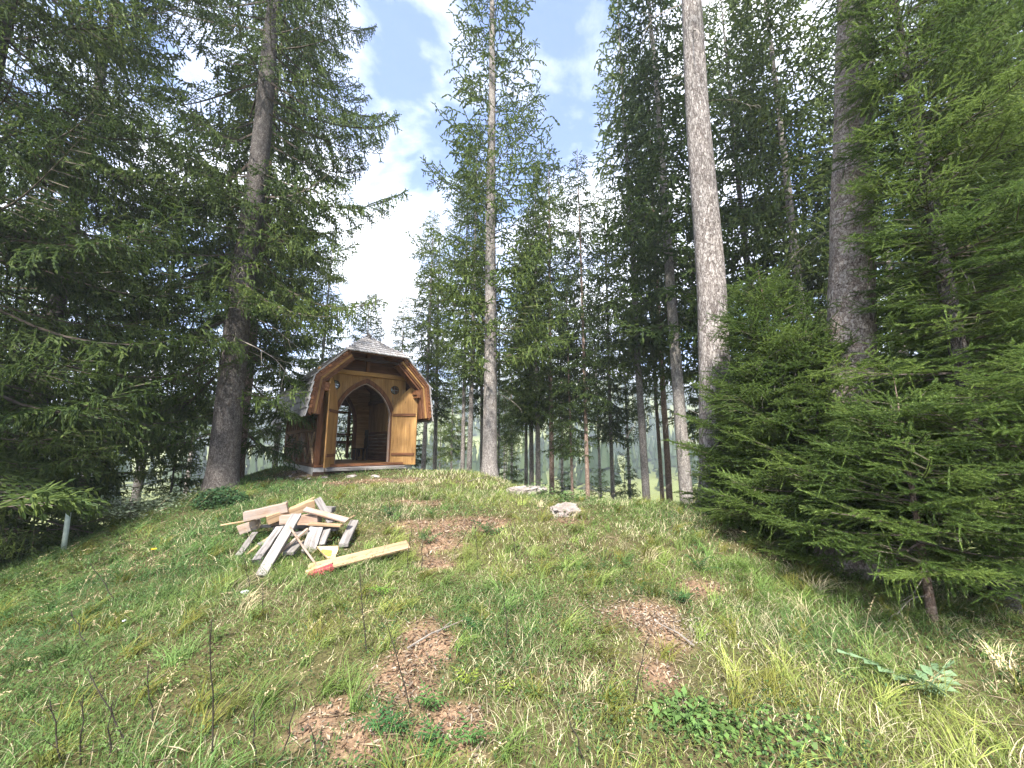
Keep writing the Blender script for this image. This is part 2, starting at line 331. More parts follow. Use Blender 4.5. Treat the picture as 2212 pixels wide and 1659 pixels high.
def grass_colour(x, y, rng):
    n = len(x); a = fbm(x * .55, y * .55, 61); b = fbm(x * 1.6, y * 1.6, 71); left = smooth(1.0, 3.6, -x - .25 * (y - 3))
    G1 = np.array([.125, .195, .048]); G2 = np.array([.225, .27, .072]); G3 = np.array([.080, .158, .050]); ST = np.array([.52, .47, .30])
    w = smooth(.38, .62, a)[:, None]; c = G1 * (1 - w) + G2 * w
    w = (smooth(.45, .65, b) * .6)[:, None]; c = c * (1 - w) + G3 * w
    c = c * (1 - .75 * left[:, None]) + G3 * (.75 * left[:, None])  # left side: lush clover green, with the trees' shade put into the colour
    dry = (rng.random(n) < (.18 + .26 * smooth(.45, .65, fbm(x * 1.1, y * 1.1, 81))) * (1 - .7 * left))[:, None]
    c = np.where(dry, ST * (.7 + .5 * rng.random((n, 1))), c)
    return c * (.78 + .68 * rng.random((n, 1)))
def build_grass():
    rng = np.random.default_rng(11); L = Leafs()
    for (n, d0, d1, h0, h1, w, seg) in ((100000, 1.7, 4.6, .03, .125, .0046, 3), (120000, 4.4, 8.4, .03, .12, .0075, 2), (60000, 8.2, 14, .04, .13, .013, 2)):
        x, y = scatter(rng, n, d0, d1); dm = dirt(x, y); dens = smooth(.28, .5, fbm(x * 2.3, y * 2.3, 91)) * .55 + .45
        keep = (rng.random(n) > dm * .96) & (rng.random(n) < dens); x = x[keep]; y = y[keep]; m = len(x)
        tall = smooth(.42, .7, fbm(x * .9, y * .9, 101)); h = (h0 + (h1 - h0) * rng.random(m)) * (.7 + .9 * tall); h *= 1 - .5 * dirt(x, y)
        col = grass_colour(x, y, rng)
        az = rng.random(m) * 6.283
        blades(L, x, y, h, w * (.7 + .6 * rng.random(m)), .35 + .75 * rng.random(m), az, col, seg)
    # arching tufts
    for (n, d0, d1, nb, w) in ((520, 1.8, 5.2, 34, .0055), (520, 5, 9, 22, .009)):
        x, y = scatter(rng, n, d0, d1); keep = dirt(x, y) < .3; x = x[keep]; y = y[keep]; m = len(x); hh = .14 + .16 * rng.random(m)
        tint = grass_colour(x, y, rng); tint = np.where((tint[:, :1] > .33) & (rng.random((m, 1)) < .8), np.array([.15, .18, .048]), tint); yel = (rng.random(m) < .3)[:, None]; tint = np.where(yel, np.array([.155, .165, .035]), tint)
        X = np.repeat(x, nb) + rng.normal(0, .03, m * nb); Y = np.repeat(y, nb) + rng.normal(0, .03, m * nb); k = m * nb
        h = np.repeat(hh, nb) * (.6 + .6 * rng.random(k)); az = np.repeat(rng.normal(.2, 1.2, m), nb) + rng.normal(0, .7, k)
        c = np.repeat(tint, nb, 0) * (.75 + .5 * rng.random((k, 1))); blades(L, X, Y, h, np.full(k, w), .7 + .6 * rng.random(k), az, c, 3 if w < .007 else 2, 0, c * np.array([1.25, 1.15, 1.1]))
    # short grass: left bank with sunlight painted into its paler colour, and beyond the trees
    n = 30000; x = -6.2 - 9 * rng.random(n); y = 3.5 + 12 * rng.random(n); c = np.array([.17, .185, .05]) * (.7 + .6 * rng.random((n, 1)))
    blades(L, x, y, .05 + .07 * rng.random(n), np.full(n, .016), .4 + .5 * rng.random(n), rng.random(n) * 6.28, c, 1)
    n = 26000; x = 3 + 12 * rng.random(n); y = 2.5 + 14 * rng.random(n); keep = x > .62 * y; x = x[keep]; y = y[keep]; n = len(x); c = np.array([.125, .15, .046]) * (.6 + .7 * rng.random((n, 1)))
    blades(L, x, y, .06 + .1 * rng.random(n), np.full(n, .012), .4 + .6 * rng.random(n), rng.random(n) * 6.28, c, 2)
    o = link('grass', L.build('grass', (M['blade'],)), kind='stuff'); tag(o, 'tall green and straw coloured meadow grass covering the knoll', 'grass')
    # small broad leaves of herbs between the grass
    L = Leafs()
    for (n, d0, d1, s0) in ((60000, 1.7, 4.6, .021), (70000, 4.4, 8.5, .030), (16000, 8, 13, .042)):
        x, y = scatter(rng, n, d0, d1); pm = .12 + smooth(.45, .6, fbm(x * 1.3, y * 1.3, 111)) + .8 * smooth(1, 3.6, -x - .25 * (y - 3)); dm = dirt(x, y)
        keep = (rng.random(n) < pm) & (rng.random(n) > dm * .93); x = x[keep]; y = y[keep]; m = len(x)
        z = ground(x, y) + .015 + .10 * rng.random(m) ** 1.5; w = smooth(.4, .6, fbm(x * .7, y * .7, 121))[:, None]
        c = (np.array([.048, .098, .032]) * (1 - w) + np.array([.098, .155, .042]) * w) * (.65 + .7 * rng.random((m, 1)))
        leaflets(L, x, y, z, s0 * (.6 + .8 * rng.random(m)), c, rng)
    o = link('low_herbs', L.build('low_herbs', (M['blade'],)), kind='stuff'); tag(o, 'small broad leaved herbs growing low between the grass', 'herbs')
    # fallen needles, chips and straw on the bare soil
    L = Leafs(); n = 170000; x, y = scatter(rng, n, 1.7, 12); keep = rng.random(n) < dirt(x, y) * .9 + .04; x = x[keep]; y = y[keep]; m = len(x)
    s = .014 + .045 * rng.random(m) ** 2; base = np.array([[.30, .20, .14], [.22, .13, .085], [.38, .32, .25], [.09, .055, .04]])[rng.integers(0, 4, m)]
    leaflets(L, x, y, ground(x, y) + .004 + .012 * rng.random(m), s, base * (.7 + .5 * rng.random((m, 1))), rng, .22)
    # matted dead straw lying flat, thickest round the bare patches
    n = 60000; x, y = scatter(rng, n, 1.7, 9); dd = dirt(x, y); keep = rng.random(n) < .10 + .5 * smooth(.03, .3, dd) * (1 - .75 * smooth(.5, .9, dd)); x = x[keep]; y = y[keep]; m = len(x)
    leaflets(L, x, y, ground(x, y) + .008 + .03 * rng.random(m), .05 + .12 * rng.random(m), np.array([.36, .29, .19]) * (.6 + .7 * rng.random((m, 1))), rng, .045)
    for (cx, cy, a_, b_) in DP:
        k = int(min(9000, a_ * b_ * 3.1 * 3600 / max(1, cy / 3.2))); q_ = rng.random(k) ** .5; t_ = rng.random(k) * 6.283; x = cx + a_ * q_ * np.cos(t_); y = cy + b_ * q_ * np.sin(t_); keep = rng.random(k) < dirt(x, y); x = x[keep]; y = y[keep]; m = len(x)
        pal = np.array([[.32, .215, .14], [.24, .15, .095], [.40, .33, .25], [.10, .066, .044], [.36, .26, .165], [.20, .16, .125]])[rng.integers(0, 6, m)]
        leaflets(L, x, y, ground(x, y) + .003 + .014 * rng.random(m), (.012 + .05 * rng.random(m) ** 2.5) * (.7 + .1 * cy), pal * (.6 + .8 * rng.random((m, 1))), rng, .3)
    # crumbs of soil and small cones
    n = 16000; x, y = scatter(rng, n, 1.7, 8); keep = rng.random(n) < dirt(x, y); x = x[keep]; y = y[keep]; m = len(x)
    leaflets(L, x, y, ground(x, y) + .004, .010 + .028 * rng.random(m) ** 3, np.array([.14, .095, .07]) * (.4 + 1.1 * rng.random((m, 1))), rng, .9)
    gx, gy = hit(1440, 1345).x, hit(1440, 1345).y; m = 1500; q_ = rng.normal(0, .27, m); x = gx + q_ + rng.normal(0, .12, m); y = gy - .5 * q_ + rng.normal(0, .13, m); keep = fbm(x * 6, y * 6, 44) > .45; x = x[keep]; y = y[keep]; m = len(x)
    leaflets(L, x, y, ground(x, y) + .005 + .01 * rng.random(m), .006 + .022 * rng.random(m) ** 2, np.array([.42, .36, .30]) * (.7 + .5 * rng.random((m, 1))), rng, .8)
    o = link('needle_litter', L.build('needle_litter', (M['blade'],)), kind='stuff'); tag(o, 'dry needles, bark chips and straw lying on the bare soil patches', 'litter')
    # dry seed heads on bent stalks
    L = Leafs(); n = 460; d = np.sqrt(rng.random(n) * (7.2 ** 2 - 1.8 ** 2) + 1.8 ** 2); x = (rng.random(n) * 2 - 1) * (1.35 * d + .3); y = d
    keep = (dirt(x, y) < .4) & (rng.random(n) < .25 + .75 * smooth(.4, .6, fbm(x * .8, y * .8, 131))); x = x[keep]; y = y[keep]; m = len(x)
    h = .26 + .24 * rng.random(m); az = rng.normal(.4, 1.3, m); lean = .45 + .6 * rng.random(m); colr = np.array([.47, .38, .23]) * (.75 + .4 * rng.random((m, 1)))
    blades(L, x, y, h, np.full(m, .0035), lean, az, colr * .8, 3)
    for i in range(m):
        k = 26; t = .70 + .34 * np.linspace(0, 1, k); f = lean[i] * t ** 2 * h[i]; zz = h[i] * (t - .38 * lean[i] * t ** 2.2)
        px = x[i] + math.cos(az[i]) * f + rng.normal(0, .0025, k); py = y[i] + math.sin(az[i]) * f + rng.normal(0, .0025, k); pz = gz(x[i], y[i]) - .01 + zz + rng.normal(0, .0025, k)
        leaflets(L, px, py, pz, .010 + .008 * rng.random(k), np.repeat(colr[i:i + 1], k, 0) * (.8 + .4 * rng.random((k, 1))), rng, .5)
    o = link('seed_heads', L.build('seed_heads', (M['blade'],)), kind='stuff'); tag(o, 'pale dry grass seed heads nodding above the meadow', 'grass')
build_grass()

# ------------------------------------------------------------------ conifers
def unit(v): return v / (np.linalg.norm(v) + 1e-9)
UP = np.array([0, 0, 1.0])
def gen_branch(seed, L, sag=.12, tip=.18, hang=.25, latr=.32, sp=.10, subsp=.075, sublen=.16, sh=.075, t0=.12, pend=0.0, skip=0.0):
    """foliage shoots and wood of one spruce limb growing along +X"""
    rg = random.Random(seed); segs = []; wood = []
    def main(t):
        return np.array([L * t * (1 - .04 * t), .05 * L * math.sin(t * 2.6 + seed), L * (-sag * math.sin(t * 2.3) + tip * t ** 3)])
    pts = [main(k / 9) for k in range(10)]
    for k in range(9): wood.append((pts[k], pts[k + 1], .011 * L ** .8 * (1 - k / 9.5) + .002))
    def chain(p, d, ln, droop, w=1.0):
        k = max(1, int(ln / sh + .5)); st = ln / k; cur = p
        for i in range(k):
            nx = cur + d * st; segs.append((cur, nx, w)); cur = nx; d = unit(d + np.array([0, 0, -droop * st]) + np.array([rg.gauss(0, .08), rg.gauss(0, .08), rg.gauss(0, .05)]))
        return cur
    t = t0; side = 1
    while t < .985:
        p = main(t); fw = unit(main(min(1, t + .03)) - main(t - .03)); sd_ = unit(np.cross(UP, fw)) * side; side = -side
        ll = latr * L * min(1, (t - t0) / .3 + .35) * (1 - t) ** .55 * rg.uniform(.7, 1.2) + sh * 1.6
        a = R(rg.uniform(42, 66)); d = unit(fw * math.cos(a) + sd_ * math.sin(a) + UP * rg.uniform(-.18, .14))
        if rg.random() < skip: t += sp / L; continue
        cur = p; s = 0; st = max(.03, subsp); q = -1; dd = d; first = cur
        while s < ll:
            nx = cur + dd * st; segs.append((cur, nx, 1.0))
            if s > .06 * ll:
                for sgn in ((1, -1) if rg.random() < .75 else (1,) if rg.random() < .5 else (-1,)):
                    if rg.random() < pend:
                        b = unit(np.array([rg.gauss(0, .22), rg.gauss(0, .22), -1.0]) + dd * .35); chain(nx, b, sublen * rg.uniform(.7, 2.3) * (1 - .4 * s / ll), .2)
                    else:
                        lat = unit(np.cross(UP, dd)) * sgn; b = unit(dd * .72 + lat * .72 + UP * rg.uniform(-.35, .22)); chain(nx, b, sublen * rg.uniform(.5, 1.15) * (1 - .55 * s / ll) + sh * .5, hang * 2)
            cur = nx; s += st; dd = unit(dd + np.array([0, 0, -hang * st * 1.4]) + np.array([0, 0, .25 * st]) * (s > .7 * ll) + np.array([rg.gauss(0, .05), rg.gauss(0, .05), 0]))
        wood.append((first, first + (cur - first) * .6, .004 + .002 * L / 3))
        t += sp / L * rg.uniform(.7, 1.3)
    for k in range(4, 9):
        segs.append((pts[k], (pts[k] + pts[k + 1]) / 2, 1)); segs.append(((pts[k] + pts[k + 1]) / 2, pts[k + 1], 1))
    return segs, wood
def shoots_mesh(segs, lod, w, rng, nn=20):
    P0 = np.array([s[0] for s in segs]); P1 = np.array([s[1] for s in segs]); n = len(P0); A = P1 - P0; ln = np.linalg.norm(A, axis=1)[:, None] + 1e-9; a = A / ln
    ref = np.where(np.abs(a[:, 2:3]) < .9, np.array([[0, 0, 1.0]]), np.array([[1.0, 0, 0]])); e1 = np.cross(a, ref); e1 /= np.linalg.norm(e1, axis=1)[:, None]; e2 = np.cross(a, e1)
    ph = rng.random((n, 1)) * 6.28; f1 = e1 * np.cos(ph) + e2 * np.sin(ph); f2 = -e1 * np.sin(ph) + e2 * np.cos(ph)
    q = np.arange(4)[None]
    if lod == 'blade':
        V = []; 
        for f in (f1, f2):
            V.append(np.stack([P0, P0 + A * .5 + f * w * .5, P1 + A * .22, P0 + A * .5 - f * w * .5], 1))
        V = np.concatenate(V, 0); Q = np.arange(len(V))[:, None] * 4 + q; return V.reshape(-1, 3), Q, None
    if lod == 'flat':
        V = np.stack([P0, P0 + A * .5 + f1 * w * .5, P1 + A * .22, P0 + A * .5 - f1 * w * .5], 1); Q = np.arange(n)[:, None] * 4 + q; return V.reshape(-1, 3), Q, None
    # needles
    cw = .34 if nn < 25 else .17; core = np.stack([P0, P0 + A * .5 + e1 * w * cw, P1 + A * .12, P0 + A * .5 - e1 * w * cw], 1).reshape(-1, 3); Q = np.arange(n)[:, None] * 4 + q
    t = rng.random((n, nn, 1)); th = rng.random((n, nn, 1)) * 6.28
    rad = e1[:, None] * np.cos(th) + e2[:, None] * np.sin(th); tan = -e1[:, None] * np.sin(th) + e2[:, None] * np.cos(th)
    b = P0[:, None] + A[:, None] * t; d = a[:, None] * .75 + rad * .7 + np.array([0, 0, .12]); nl = w * .62 * (.8 + .4 * rng.random((n, nn, 1))); hw = .0025
    V = np.stack([b - tan * hw, b + tan * hw, b + d * nl], 2).reshape(-1, 3); T = np.arange(n * nn)[:, None] * 3 + np.arange(3)[None] + len(core)
    return np.concatenate([core, V]), Q, T
def wood_mesh(wood):
    V = []; Q = []; n = 0
    for p0, p1, r in wood:
        a = unit(p1 - p0); e1 = unit(np.cross(a, UP if abs(a[2]) < .9 else np.array([1, 0, 0]))); e2 = np.cross(a, e1)
        for p, rr in ((p0, r), (p1, r * .8)):
            for k in range(3): V.append(p + rr * (e1 * math.cos(2.094 * k) + e2 * math.sin(2.094 * k)))
        Q += [(n + k, n + (k + 1) % 3, n + 3 + (k + 1) % 3, n + 3 + k) for k in range(3)]; n += 6
    return np.array(V), np.array(Q)
def branch_mesh(name, seed, lod, w, m_needle, nn=20, **kw):
    segs, wood = gen_branch(seed, **kw); rng = np.random.default_rng(seed); V, Q, T = shoots_mesh(segs, lod, w, rng, nn); WV, WQ = wood_mesh(wood); o = len(V)
    nq = len(Q); nt = 0 if T is None else len(T)
    Qa = np.concatenate([Q, WQ + o]); mi = np.concatenate([np.zeros(nq), np.ones(len(WQ)), np.zeros(nt)])
    return mesh_np(name, np.concatenate([V, WV]), Qa, T, (m_needle, M['twig']), False, midx=mi)
def dead_mesh(seed, L):
    rg = random.Random(seed); wood = []
    p = np.zeros(3); d = unit(np.array([1, rg.gauss(0, .2), rg.uniform(-.25, .1)]))
    for k in range(8):
        nx = p + d * L / 8; wood.append((p, nx, .011 * (1 - k / 9) + .002))
        if k > 1 and rg.random() < .75:
            b = unit(d + np.array([0, rg.choice((-1, 1)) * .8, rg.uniform(-.7, .1)])); e = nx + b * L * rg.uniform(.1, .3); wood.append((nx, e, .004)); wood.append((e, e + unit(b + np.array([0, 0, -.7])) * L * .12, .0025))
        p = nx; d = unit(d + np.array([rg.gauss(0, .05), rg.gauss(0, .12), -.10]))
    V, Q = wood_mesh(wood); return mesh_np('dead_branch', V, Q, None, (M['deadtwig'],))
DEAD = [dead_mesh(k, 1.2) for k in range(4)]

def trunk_mesh(H, d, mat_, seed, lean=(0, 0), rough=.012, nseg=28, rows=70, flare=.5, hmax=None):
    rg = np.random.default_rng(seed); hm = hmax or H
    z = np.concatenate([np.linspace(-.5, 1.6, 26), np.linspace(1.75, hm, rows)]); th = np.linspace(0, 2 * math.pi, nseg, endpoint=False)
    Z, T = np.meshgrid(z, th, indexing='ij'); zz = np.maximum(Z, 0)
    r = d / 2 * np.maximum(.03, (1 - zz / H)) ** .75
    lob = 1 + .35 * np.sin(T * 4 + seed) + .25 * np.sin(T * 7 + seed * 2.1)
    r = r + flare * d / 2 * np.exp(-np.maximum(Z, -.3) / .28) * (.55 + .45 * lob)
    r = r * (1 + rough * 6 * (fbm(T * 2.5 + seed, Z * 1.3, 3, 3) - .5)) + rough * (vnoise(np.cos(T) * 9 + seed * 3 + np.sin(T) * 7, Z * 9, 5) - .5) * d
    cx = lean[0] * Z + .025 * d * 8 * (vnoise(Z * .25, Z * 0 + seed, 2) - .5); cyy = lean[1] * Z
    V = np.stack([cx + r * np.cos(T), cyy + r * np.sin(T), Z], -1); n = len(z)
    i = np.arange(n * nseg).reshape(n, nseg); j = np.roll(i, -1, 1); Q = np.stack([i[:-1], j[:-1], j[1:], i[1:]], -1).reshape(-1, 4)
    return mesh_np('trunk', V, Q, None, (mat_,), True)
def mat_from_dir(az, pitch, roll, s):
    return Matrix.Rotation(az, 4, 'Z') @ Matrix.Rotation(-pitch, 4, 'Y') @ Matrix.Rotation(roll, 4, 'X') @ Matrix.Diagonal((s[0], s[1], s[2], 1))
def crown_spots(rg, H, cb, maxL, wsp, per, pitch0, pitch1, topL=.25, azf=None, prof=.75):
    """whorls of limbs: height, azimuth, pitch, length"""
    z = cb; res = []; ph = 0
    while z < H - .25:
        t = (z - cb) / (H - cb); ln = maxL * (1 - t) ** prof * (1 if t > .06 else .75 + 4 * t) + topL * .6; ph += rg.uniform(.4, 1.2)
        for k in range(per):
            az = ph + 2 * math.pi * k / per + rg.uniform(-.35, .35); l2 = ln * rg.uniform(.62, 1.12); f = 1 if azf is None else azf(az, z)
            if f <= 0: continue
            res.append((z + rg.uniform(-.5, .5) * wsp, az, R(pitch0 + (pitch1 - pitch0) * t + rg.uniform(-9, 9)), l2 * f))
        z += wsp * rg.uniform(.8, 1.2)
    return res
CROWN_TOP = {}
def top_mesh(m):
    """leader shoot with its last small twigs"""
    if m.name in CROWN_TOP: return CROWN_TOP[m.name]
    rg = random.Random(3); segs = [(np.array([0, 0, k * .09]), np.array([0, 0, k * .09 + .09]), 1) for k in range(-3, 7)]
    for k in range(26):
        z = rg.uniform(-.35, .35); a = rg.uniform(0, 6.28); d = unit(np.array([math.cos(a), math.sin(a), rg.uniform(.35, .8)])); p = np.array([0, 0, z]); l = .05 + .18 * (.4 - z)
        segs.append((p, p + d * l, 1))
    V, Q, T = shoots_mesh(segs, 'needle', .024, np.random.default_rng(1), 26); CROWN_TOP[m.name] = mesh_np('crown', V, Q, T, (m,)); return CROWN_TOP[m.name]
def limb_tree(name, base, H, d, bark, variants, spots, label, group, seed, lean=(0, 0), needle=None, dead=(0, 0, 0), flare=.5, rough=.012, trunk_kw={}):
    """a near tree: trunk, crown with every limb an object of its own"""
    rg = random.Random(seed); t = empty(name, base); tag(t, label, 'tree', group)
    tr = link('trunk', trunk_mesh(H, d, bark, seed, lean, rough, flare=flare, **trunk_kw), t)
    cr_ = link('crown', top_mesh(needle or M['needle']), t, (lean[0] * H, lean[1] * H, H - .3))
    inv = Matrix.Translation((-lean[0] * H, -lean[1] * H, -(H - .3)))
    for (z, az, pt, ln) in spots:
        v = min(variants, key=lambda q: abs(math.log(q[1] / max(.1, ln))) + rg.random() * .25); s = ln / v[1]
        o = link('branch', v[0], cr_); sw = s ** .75
        o.matrix_local = inv @ Matrix.Translation((lean[0] * z, lean[1] * z, z)) @ mat_from_dir(az, pt, rg.uniform(-.35, .35), (s, sw * rg.choice((-1, 1)) * rg.uniform(.85, 1.15), sw * rg.uniform(.85, 1.2)))
    for k in range(dead[0]):
        z = rg.uniform(dead[1], dead[2]); o = link('dead_branch', rg.choice(DEAD), tr); s = rg.uniform(.4, 1.2) * min(1, .25 + d * 1.4); az = rg.uniform(0, 6.28); rr = d * .42 * (1 - z / H)
        o.matrix_local = Matrix.Translation((lean[0] * z + rr * math.cos(az), lean[1] * z + rr * math.sin(az), z)) @ mat_from_dir(az, R(rg.uniform(-25, 12)), rg.uniform(-1, 1), (s, s, s))
    return t

OLD = []
for k, L in enumerate((.8, 1.5, 1.5, 2.4, 2.4, 2.4, 3.4, 3.4, 3.4, 3.4)):
    OLD.append((branch_mesh('branch', 20 + k, 'blade', .030, M['needle'], L=L, sag=.16, tip=.16, hang=.45, latr=.30, sp=.085, subsp=.07, sublen=.15, sh=.07, t0=.14, pend=.55, skip=.08), L))
OLDN = []
for k, L in enumerate((1.5, 2.4, 3.4, 3.4)):
    OLDN.append((branch_mesh('branch', 40 + k, 'needle', .034, M['needle'], 18, L=L, sag=.16, tip=.16, hang=.45, latr=.30, sp=.085, subsp=.07, sublen=.15, sh=.07, t0=.14, pend=.5, skip=.08), L))
YNG = []
for k, L in enumerate((.35, .7, .7, .7, 1.2, 1.2, 1.2, 1.8, 1.8)):
    YNG.append((branch_mesh('branch', 60 + k, 'needle', .030, M['needle_young'], 46, L=L, sag=.03, tip=.10, hang=.12, latr=.46, sp=.062, subsp=.068, sublen=.15, sh=.085, t0=.10, pend=0.04), L))
OLDY = []       # yellow-green limbs in the light
for (me, L) in OLD:
    m2 = me.copy(); m2.materials[0] = M['needle_young']; OLDY.append((m2, L))

def gpos(px, y, lift=0.0):
    """a spot on the ground at a given distance y under photo column px (taken at horizon height)"""
    x = (px - CX) / FPX * y / (CP) ; return Vector((x, y, gz(x, y) + lift))

# --- the big spruce at the left
b = at_y(475, 1062, 8.4); print('L1', b, gz(b.x, b.y)); b.z = gz(b.x, b.y) - .03
rg = random.Random(1)
def azL1(az, z):
    a = math.atan2(math.sin(az), math.cos(az)); toward_right = math.cos(a); toward_cam = -math.sin(a)
    if z < 5.6 and toward_right > .1: return .0 if z < 4.7 else .6
    if z < 2.2 and toward_cam > .3: return 0
    f = 1.18 - .10 * max(0, toward_right)
    if toward_cam > .35: f *= .5 if (int(z * 7) % 3) else 0
    return f
sp = crown_spots(rg, 22, 1.6, 3.7, .50, 5, -14, 28, azf=azL1, prof=.6)
sp += [(4.6, R(-10), R(-19), 3.1), (2.25, R(-8), R(-6), 1.7), (5.2, R(14), R(-14), 3.3), (4.4, R(-52), R(-22), 2.2), (3.4, R(-75), R(-15), 1.7), (5.4, R(-120), R(-12), 2.3), (6.6, R(-70), R(-12), 2.0), (8.2, R(-105), R(-8), 2.2), (9.8, R(-80), R(0), 2.0), (7.4, R(-135), R(-10), 2.6), (6.0, R(-100), R(-15), 1.9)]
limb_tree('spruce_tree', b, 22, .56, M['bark'], OLD, sp, 'big old spruce with straight grey trunk left of the wooden chapel', 'large spruces on the knoll', 1, dead=(12, 2.9, 5), flare=.28, rough=.006)
# --- its left neighbours
def azL2(az, z):
    return 1.15 if math.cos(az) > -.2 else .45
c = gpos(-190, 6.0); sp = crown_spots(random.Random(5), 19, .9, 3.9, .40, 6, -20, 28, azf=azL2, prof=.6)
limb_tree('spruce_tree', c, 19, .5, M['bark'], OLDN + OLD[3:8], sp, 'spruce at the left edge with drooping branches hanging down to the grass', 'large spruces on the knoll', 5, dead=(14, .8, 4))
c = gpos(90, 9.5); sp = crown_spots(random.Random(6), 20, 1.0, 3.4, .48, 5, -18, 28, prof=.65)
limb_tree('spruce_tree', c, 20, .42, M['bark'], OLD, sp, 'dense spruce behind the left edge tree, its boughs filling the left background', 'large spruces on the knoll', 6, dead=(14, .6, 4))
# --- young spruces at the right
def young(px, y, top_py, seed, label, maxL, cb=.25, px_top=None, bark='bark_red', d=None, azf=None, wsp=.15, per=6, pitch=(2, 38), H=None, prof=.85, lean=(0, 0)):
    b = gpos(px, y)
    if H is None: t = at_y(px_top or px, top_py, y); H = t.z - b.z; lean = ((t.x - b.x) / H, 0)
    sp = crown_spots(random.Random(seed), H, cb, maxL, wsp, per, pitch[0], pitch[1], .22, azf, prof)
    return limb_tree('young_spruce', b, H, d or (.02 + .022 * H), M[bark], YNG, sp, label, 'young spruces at the right', seed, lean, M['needle_young'], dead=(5, .12, .15 + .10 * H), flare=.15, rough=.01, trunk_kw=dict(nseg=14, rows=40))
young(1700, 5.6, 584, 31, 'young spruce with slender leader between the two thick right trunks', 1.55, px_top=1637)
young(1765, 5.0, 675, 32, 'shorter bushy young spruce in front of the flaky barked trunk', 1.25, px_top=1735)
young(1935, 3.55, 815, 33, 'smallest young spruce with upright tip near the right foreground', .95, px_top=1931, cb=.5)
young(2085, 3.75, 0, 34, 'slender tall spruce with thin trunk at the right', 1.15, H=9.0, cb=.75, d=.17, wsp=.20, per=6, pitch=(-6, 30), prof=.5, lean=(.0, 0), bark='bark', azf=lambda az, z: 1 if math.cos(az) > -.1 or z < 2.2 else .55)
young(2420, 4.4, 0, 35, 'tall spruce cut by the right edge of the picture', 1.9, H=10, cb=1.1, d=.2, wsp=.21, per=6, pitch=(-4, 30), prof=.5)
young(2130, 6.2, 0, 36, 'bushy spruce filling the gap behind the slender right spruce', 1.6, H=6.5, cb=.9, d=.16, wsp=.24, pitch=(-2, 34), prof=.7)
young(1600, 6.3, 880, 37, 'low young spruce at the foot of the tall bare grey trunk', .8, px_top=1610)

# --- tall trunks at the right
b = hit(1558, 1095)
def azup(az, z): return 1
sp = crown_spots(random.Random(41), 26, 14, 2.6, .6, 4, -12, 20, prof=.6)
limb_tree('spruce_tree', b, 27, .56, M['bark_ridge'], OLD, sp, 'tall branchless pale grey trunk with ridged bark right of centre', 'large spruces on the knoll', 41, lean=(.026, .0), flare=.42, rough=.008, trunk_kw=dict(nseg=40, rows=110), dead=(5, 5, 11))
b = hit(1842, 1222)
sp = crown_spots(random.Random(42), 24, 13, 2.6, .55, 4, -12, 20, prof=.6)
limb_tree('spruce_tree', b, 25, .52, M['bark_flake'], OLD, sp, 'thick trunk with flaky pinkish bark behind the young spruces at right', 'large spruces on the knoll', 42, lean=(.145, .0), flare=.45, rough=.02, trunk_kw=dict(nseg=44, rows=130), dead=(12, 2.6, 6))
DB = link('dead_branch', DEAD[0], [o for o in C.objects if o.get('label', '').startswith('thick trunk with flaky')][0].children[0])
DB.matrix_local = Matrix.Translation((-.12, -.12, 3.6)) @ mat_from_dir(R(195), R(-35), .4, (.8, .8, .8))

# --- trees of the middle distance: shared crown meshes
def mid_crown(seed, H, cb, maxL, style):
    rg = random.Random(seed); P = {'dense': dict(sag=.15, tip=.16, hang=.4, latr=.30, sp=.15, subsp=.13, sublen=.22, sh=.13, pend=.45, skip=.05), 'open': dict(sag=.03, tip=.14, hang=.3, latr=.24, sp=.14, subsp=.12, sublen=.19, sh=.11, pend=.45, skip=.15),
              'slim': dict(sag=.14, tip=.10, hang=.5, latr=.34, sp=.16, subsp=.13, sublen=.22, sh=.13, pend=.5, skip=.1)}[style]
    w = {'dense': .062, 'open': .046, 'slim': .058}[style]; var = []
    for k, L in enumerate((.6, 1.1, 1.8, 1.8, 2.7, 2.7)):
        segs, wood = gen_branch(seed * 10 + k, L=L, t0=.12, **P); V, Q, _ = shoots_mesh(segs, 'blade', w, np.random.default_rng(k)); WV, WQ = wood_mesh(wood[::2]); var.append((V, Q, WV, WQ, L))
    pit = {'dense': (-18, 26), 'open': (5, 34), 'slim': (-30, 22)}[style]; ws = {'dense': .44, 'open': .55, 'slim': .44}[style]
    Vs = []; Qs = []; mi = []; n = 0
    for (z, az, pt, ln) in crown_spots(rg, H, cb, maxL, ws, 5, pit[0], pit[1], .4, prof=.7):
        if rg.random() < .12: continue
        V, Q, WV, WQ, L = min(var, key=lambda q: abs(math.log(q[4] / max(.1, ln))) + rg.random() * .3); s = ln / L; sw = s ** .6
        A = np.array(Matrix.Translation((0, 0, z)) @ mat_from_dir(az, pt, rg.uniform(-.4, .4), (s, sw * rg.choice((-1, 1)), sw)))
        for (vv, qq, m_) in ((V, Q, 0), (WV, WQ, 1)):
            Vs.append(vv @ A[:3, :3].T + A[:3, 3]); Qs.append(qq + n); mi.append(np.full(len(qq), m_)); n += len(vv)
    return np.concatenate(Vs), np.concatenate(Qs), np.concatenate(mi)
MID = {}
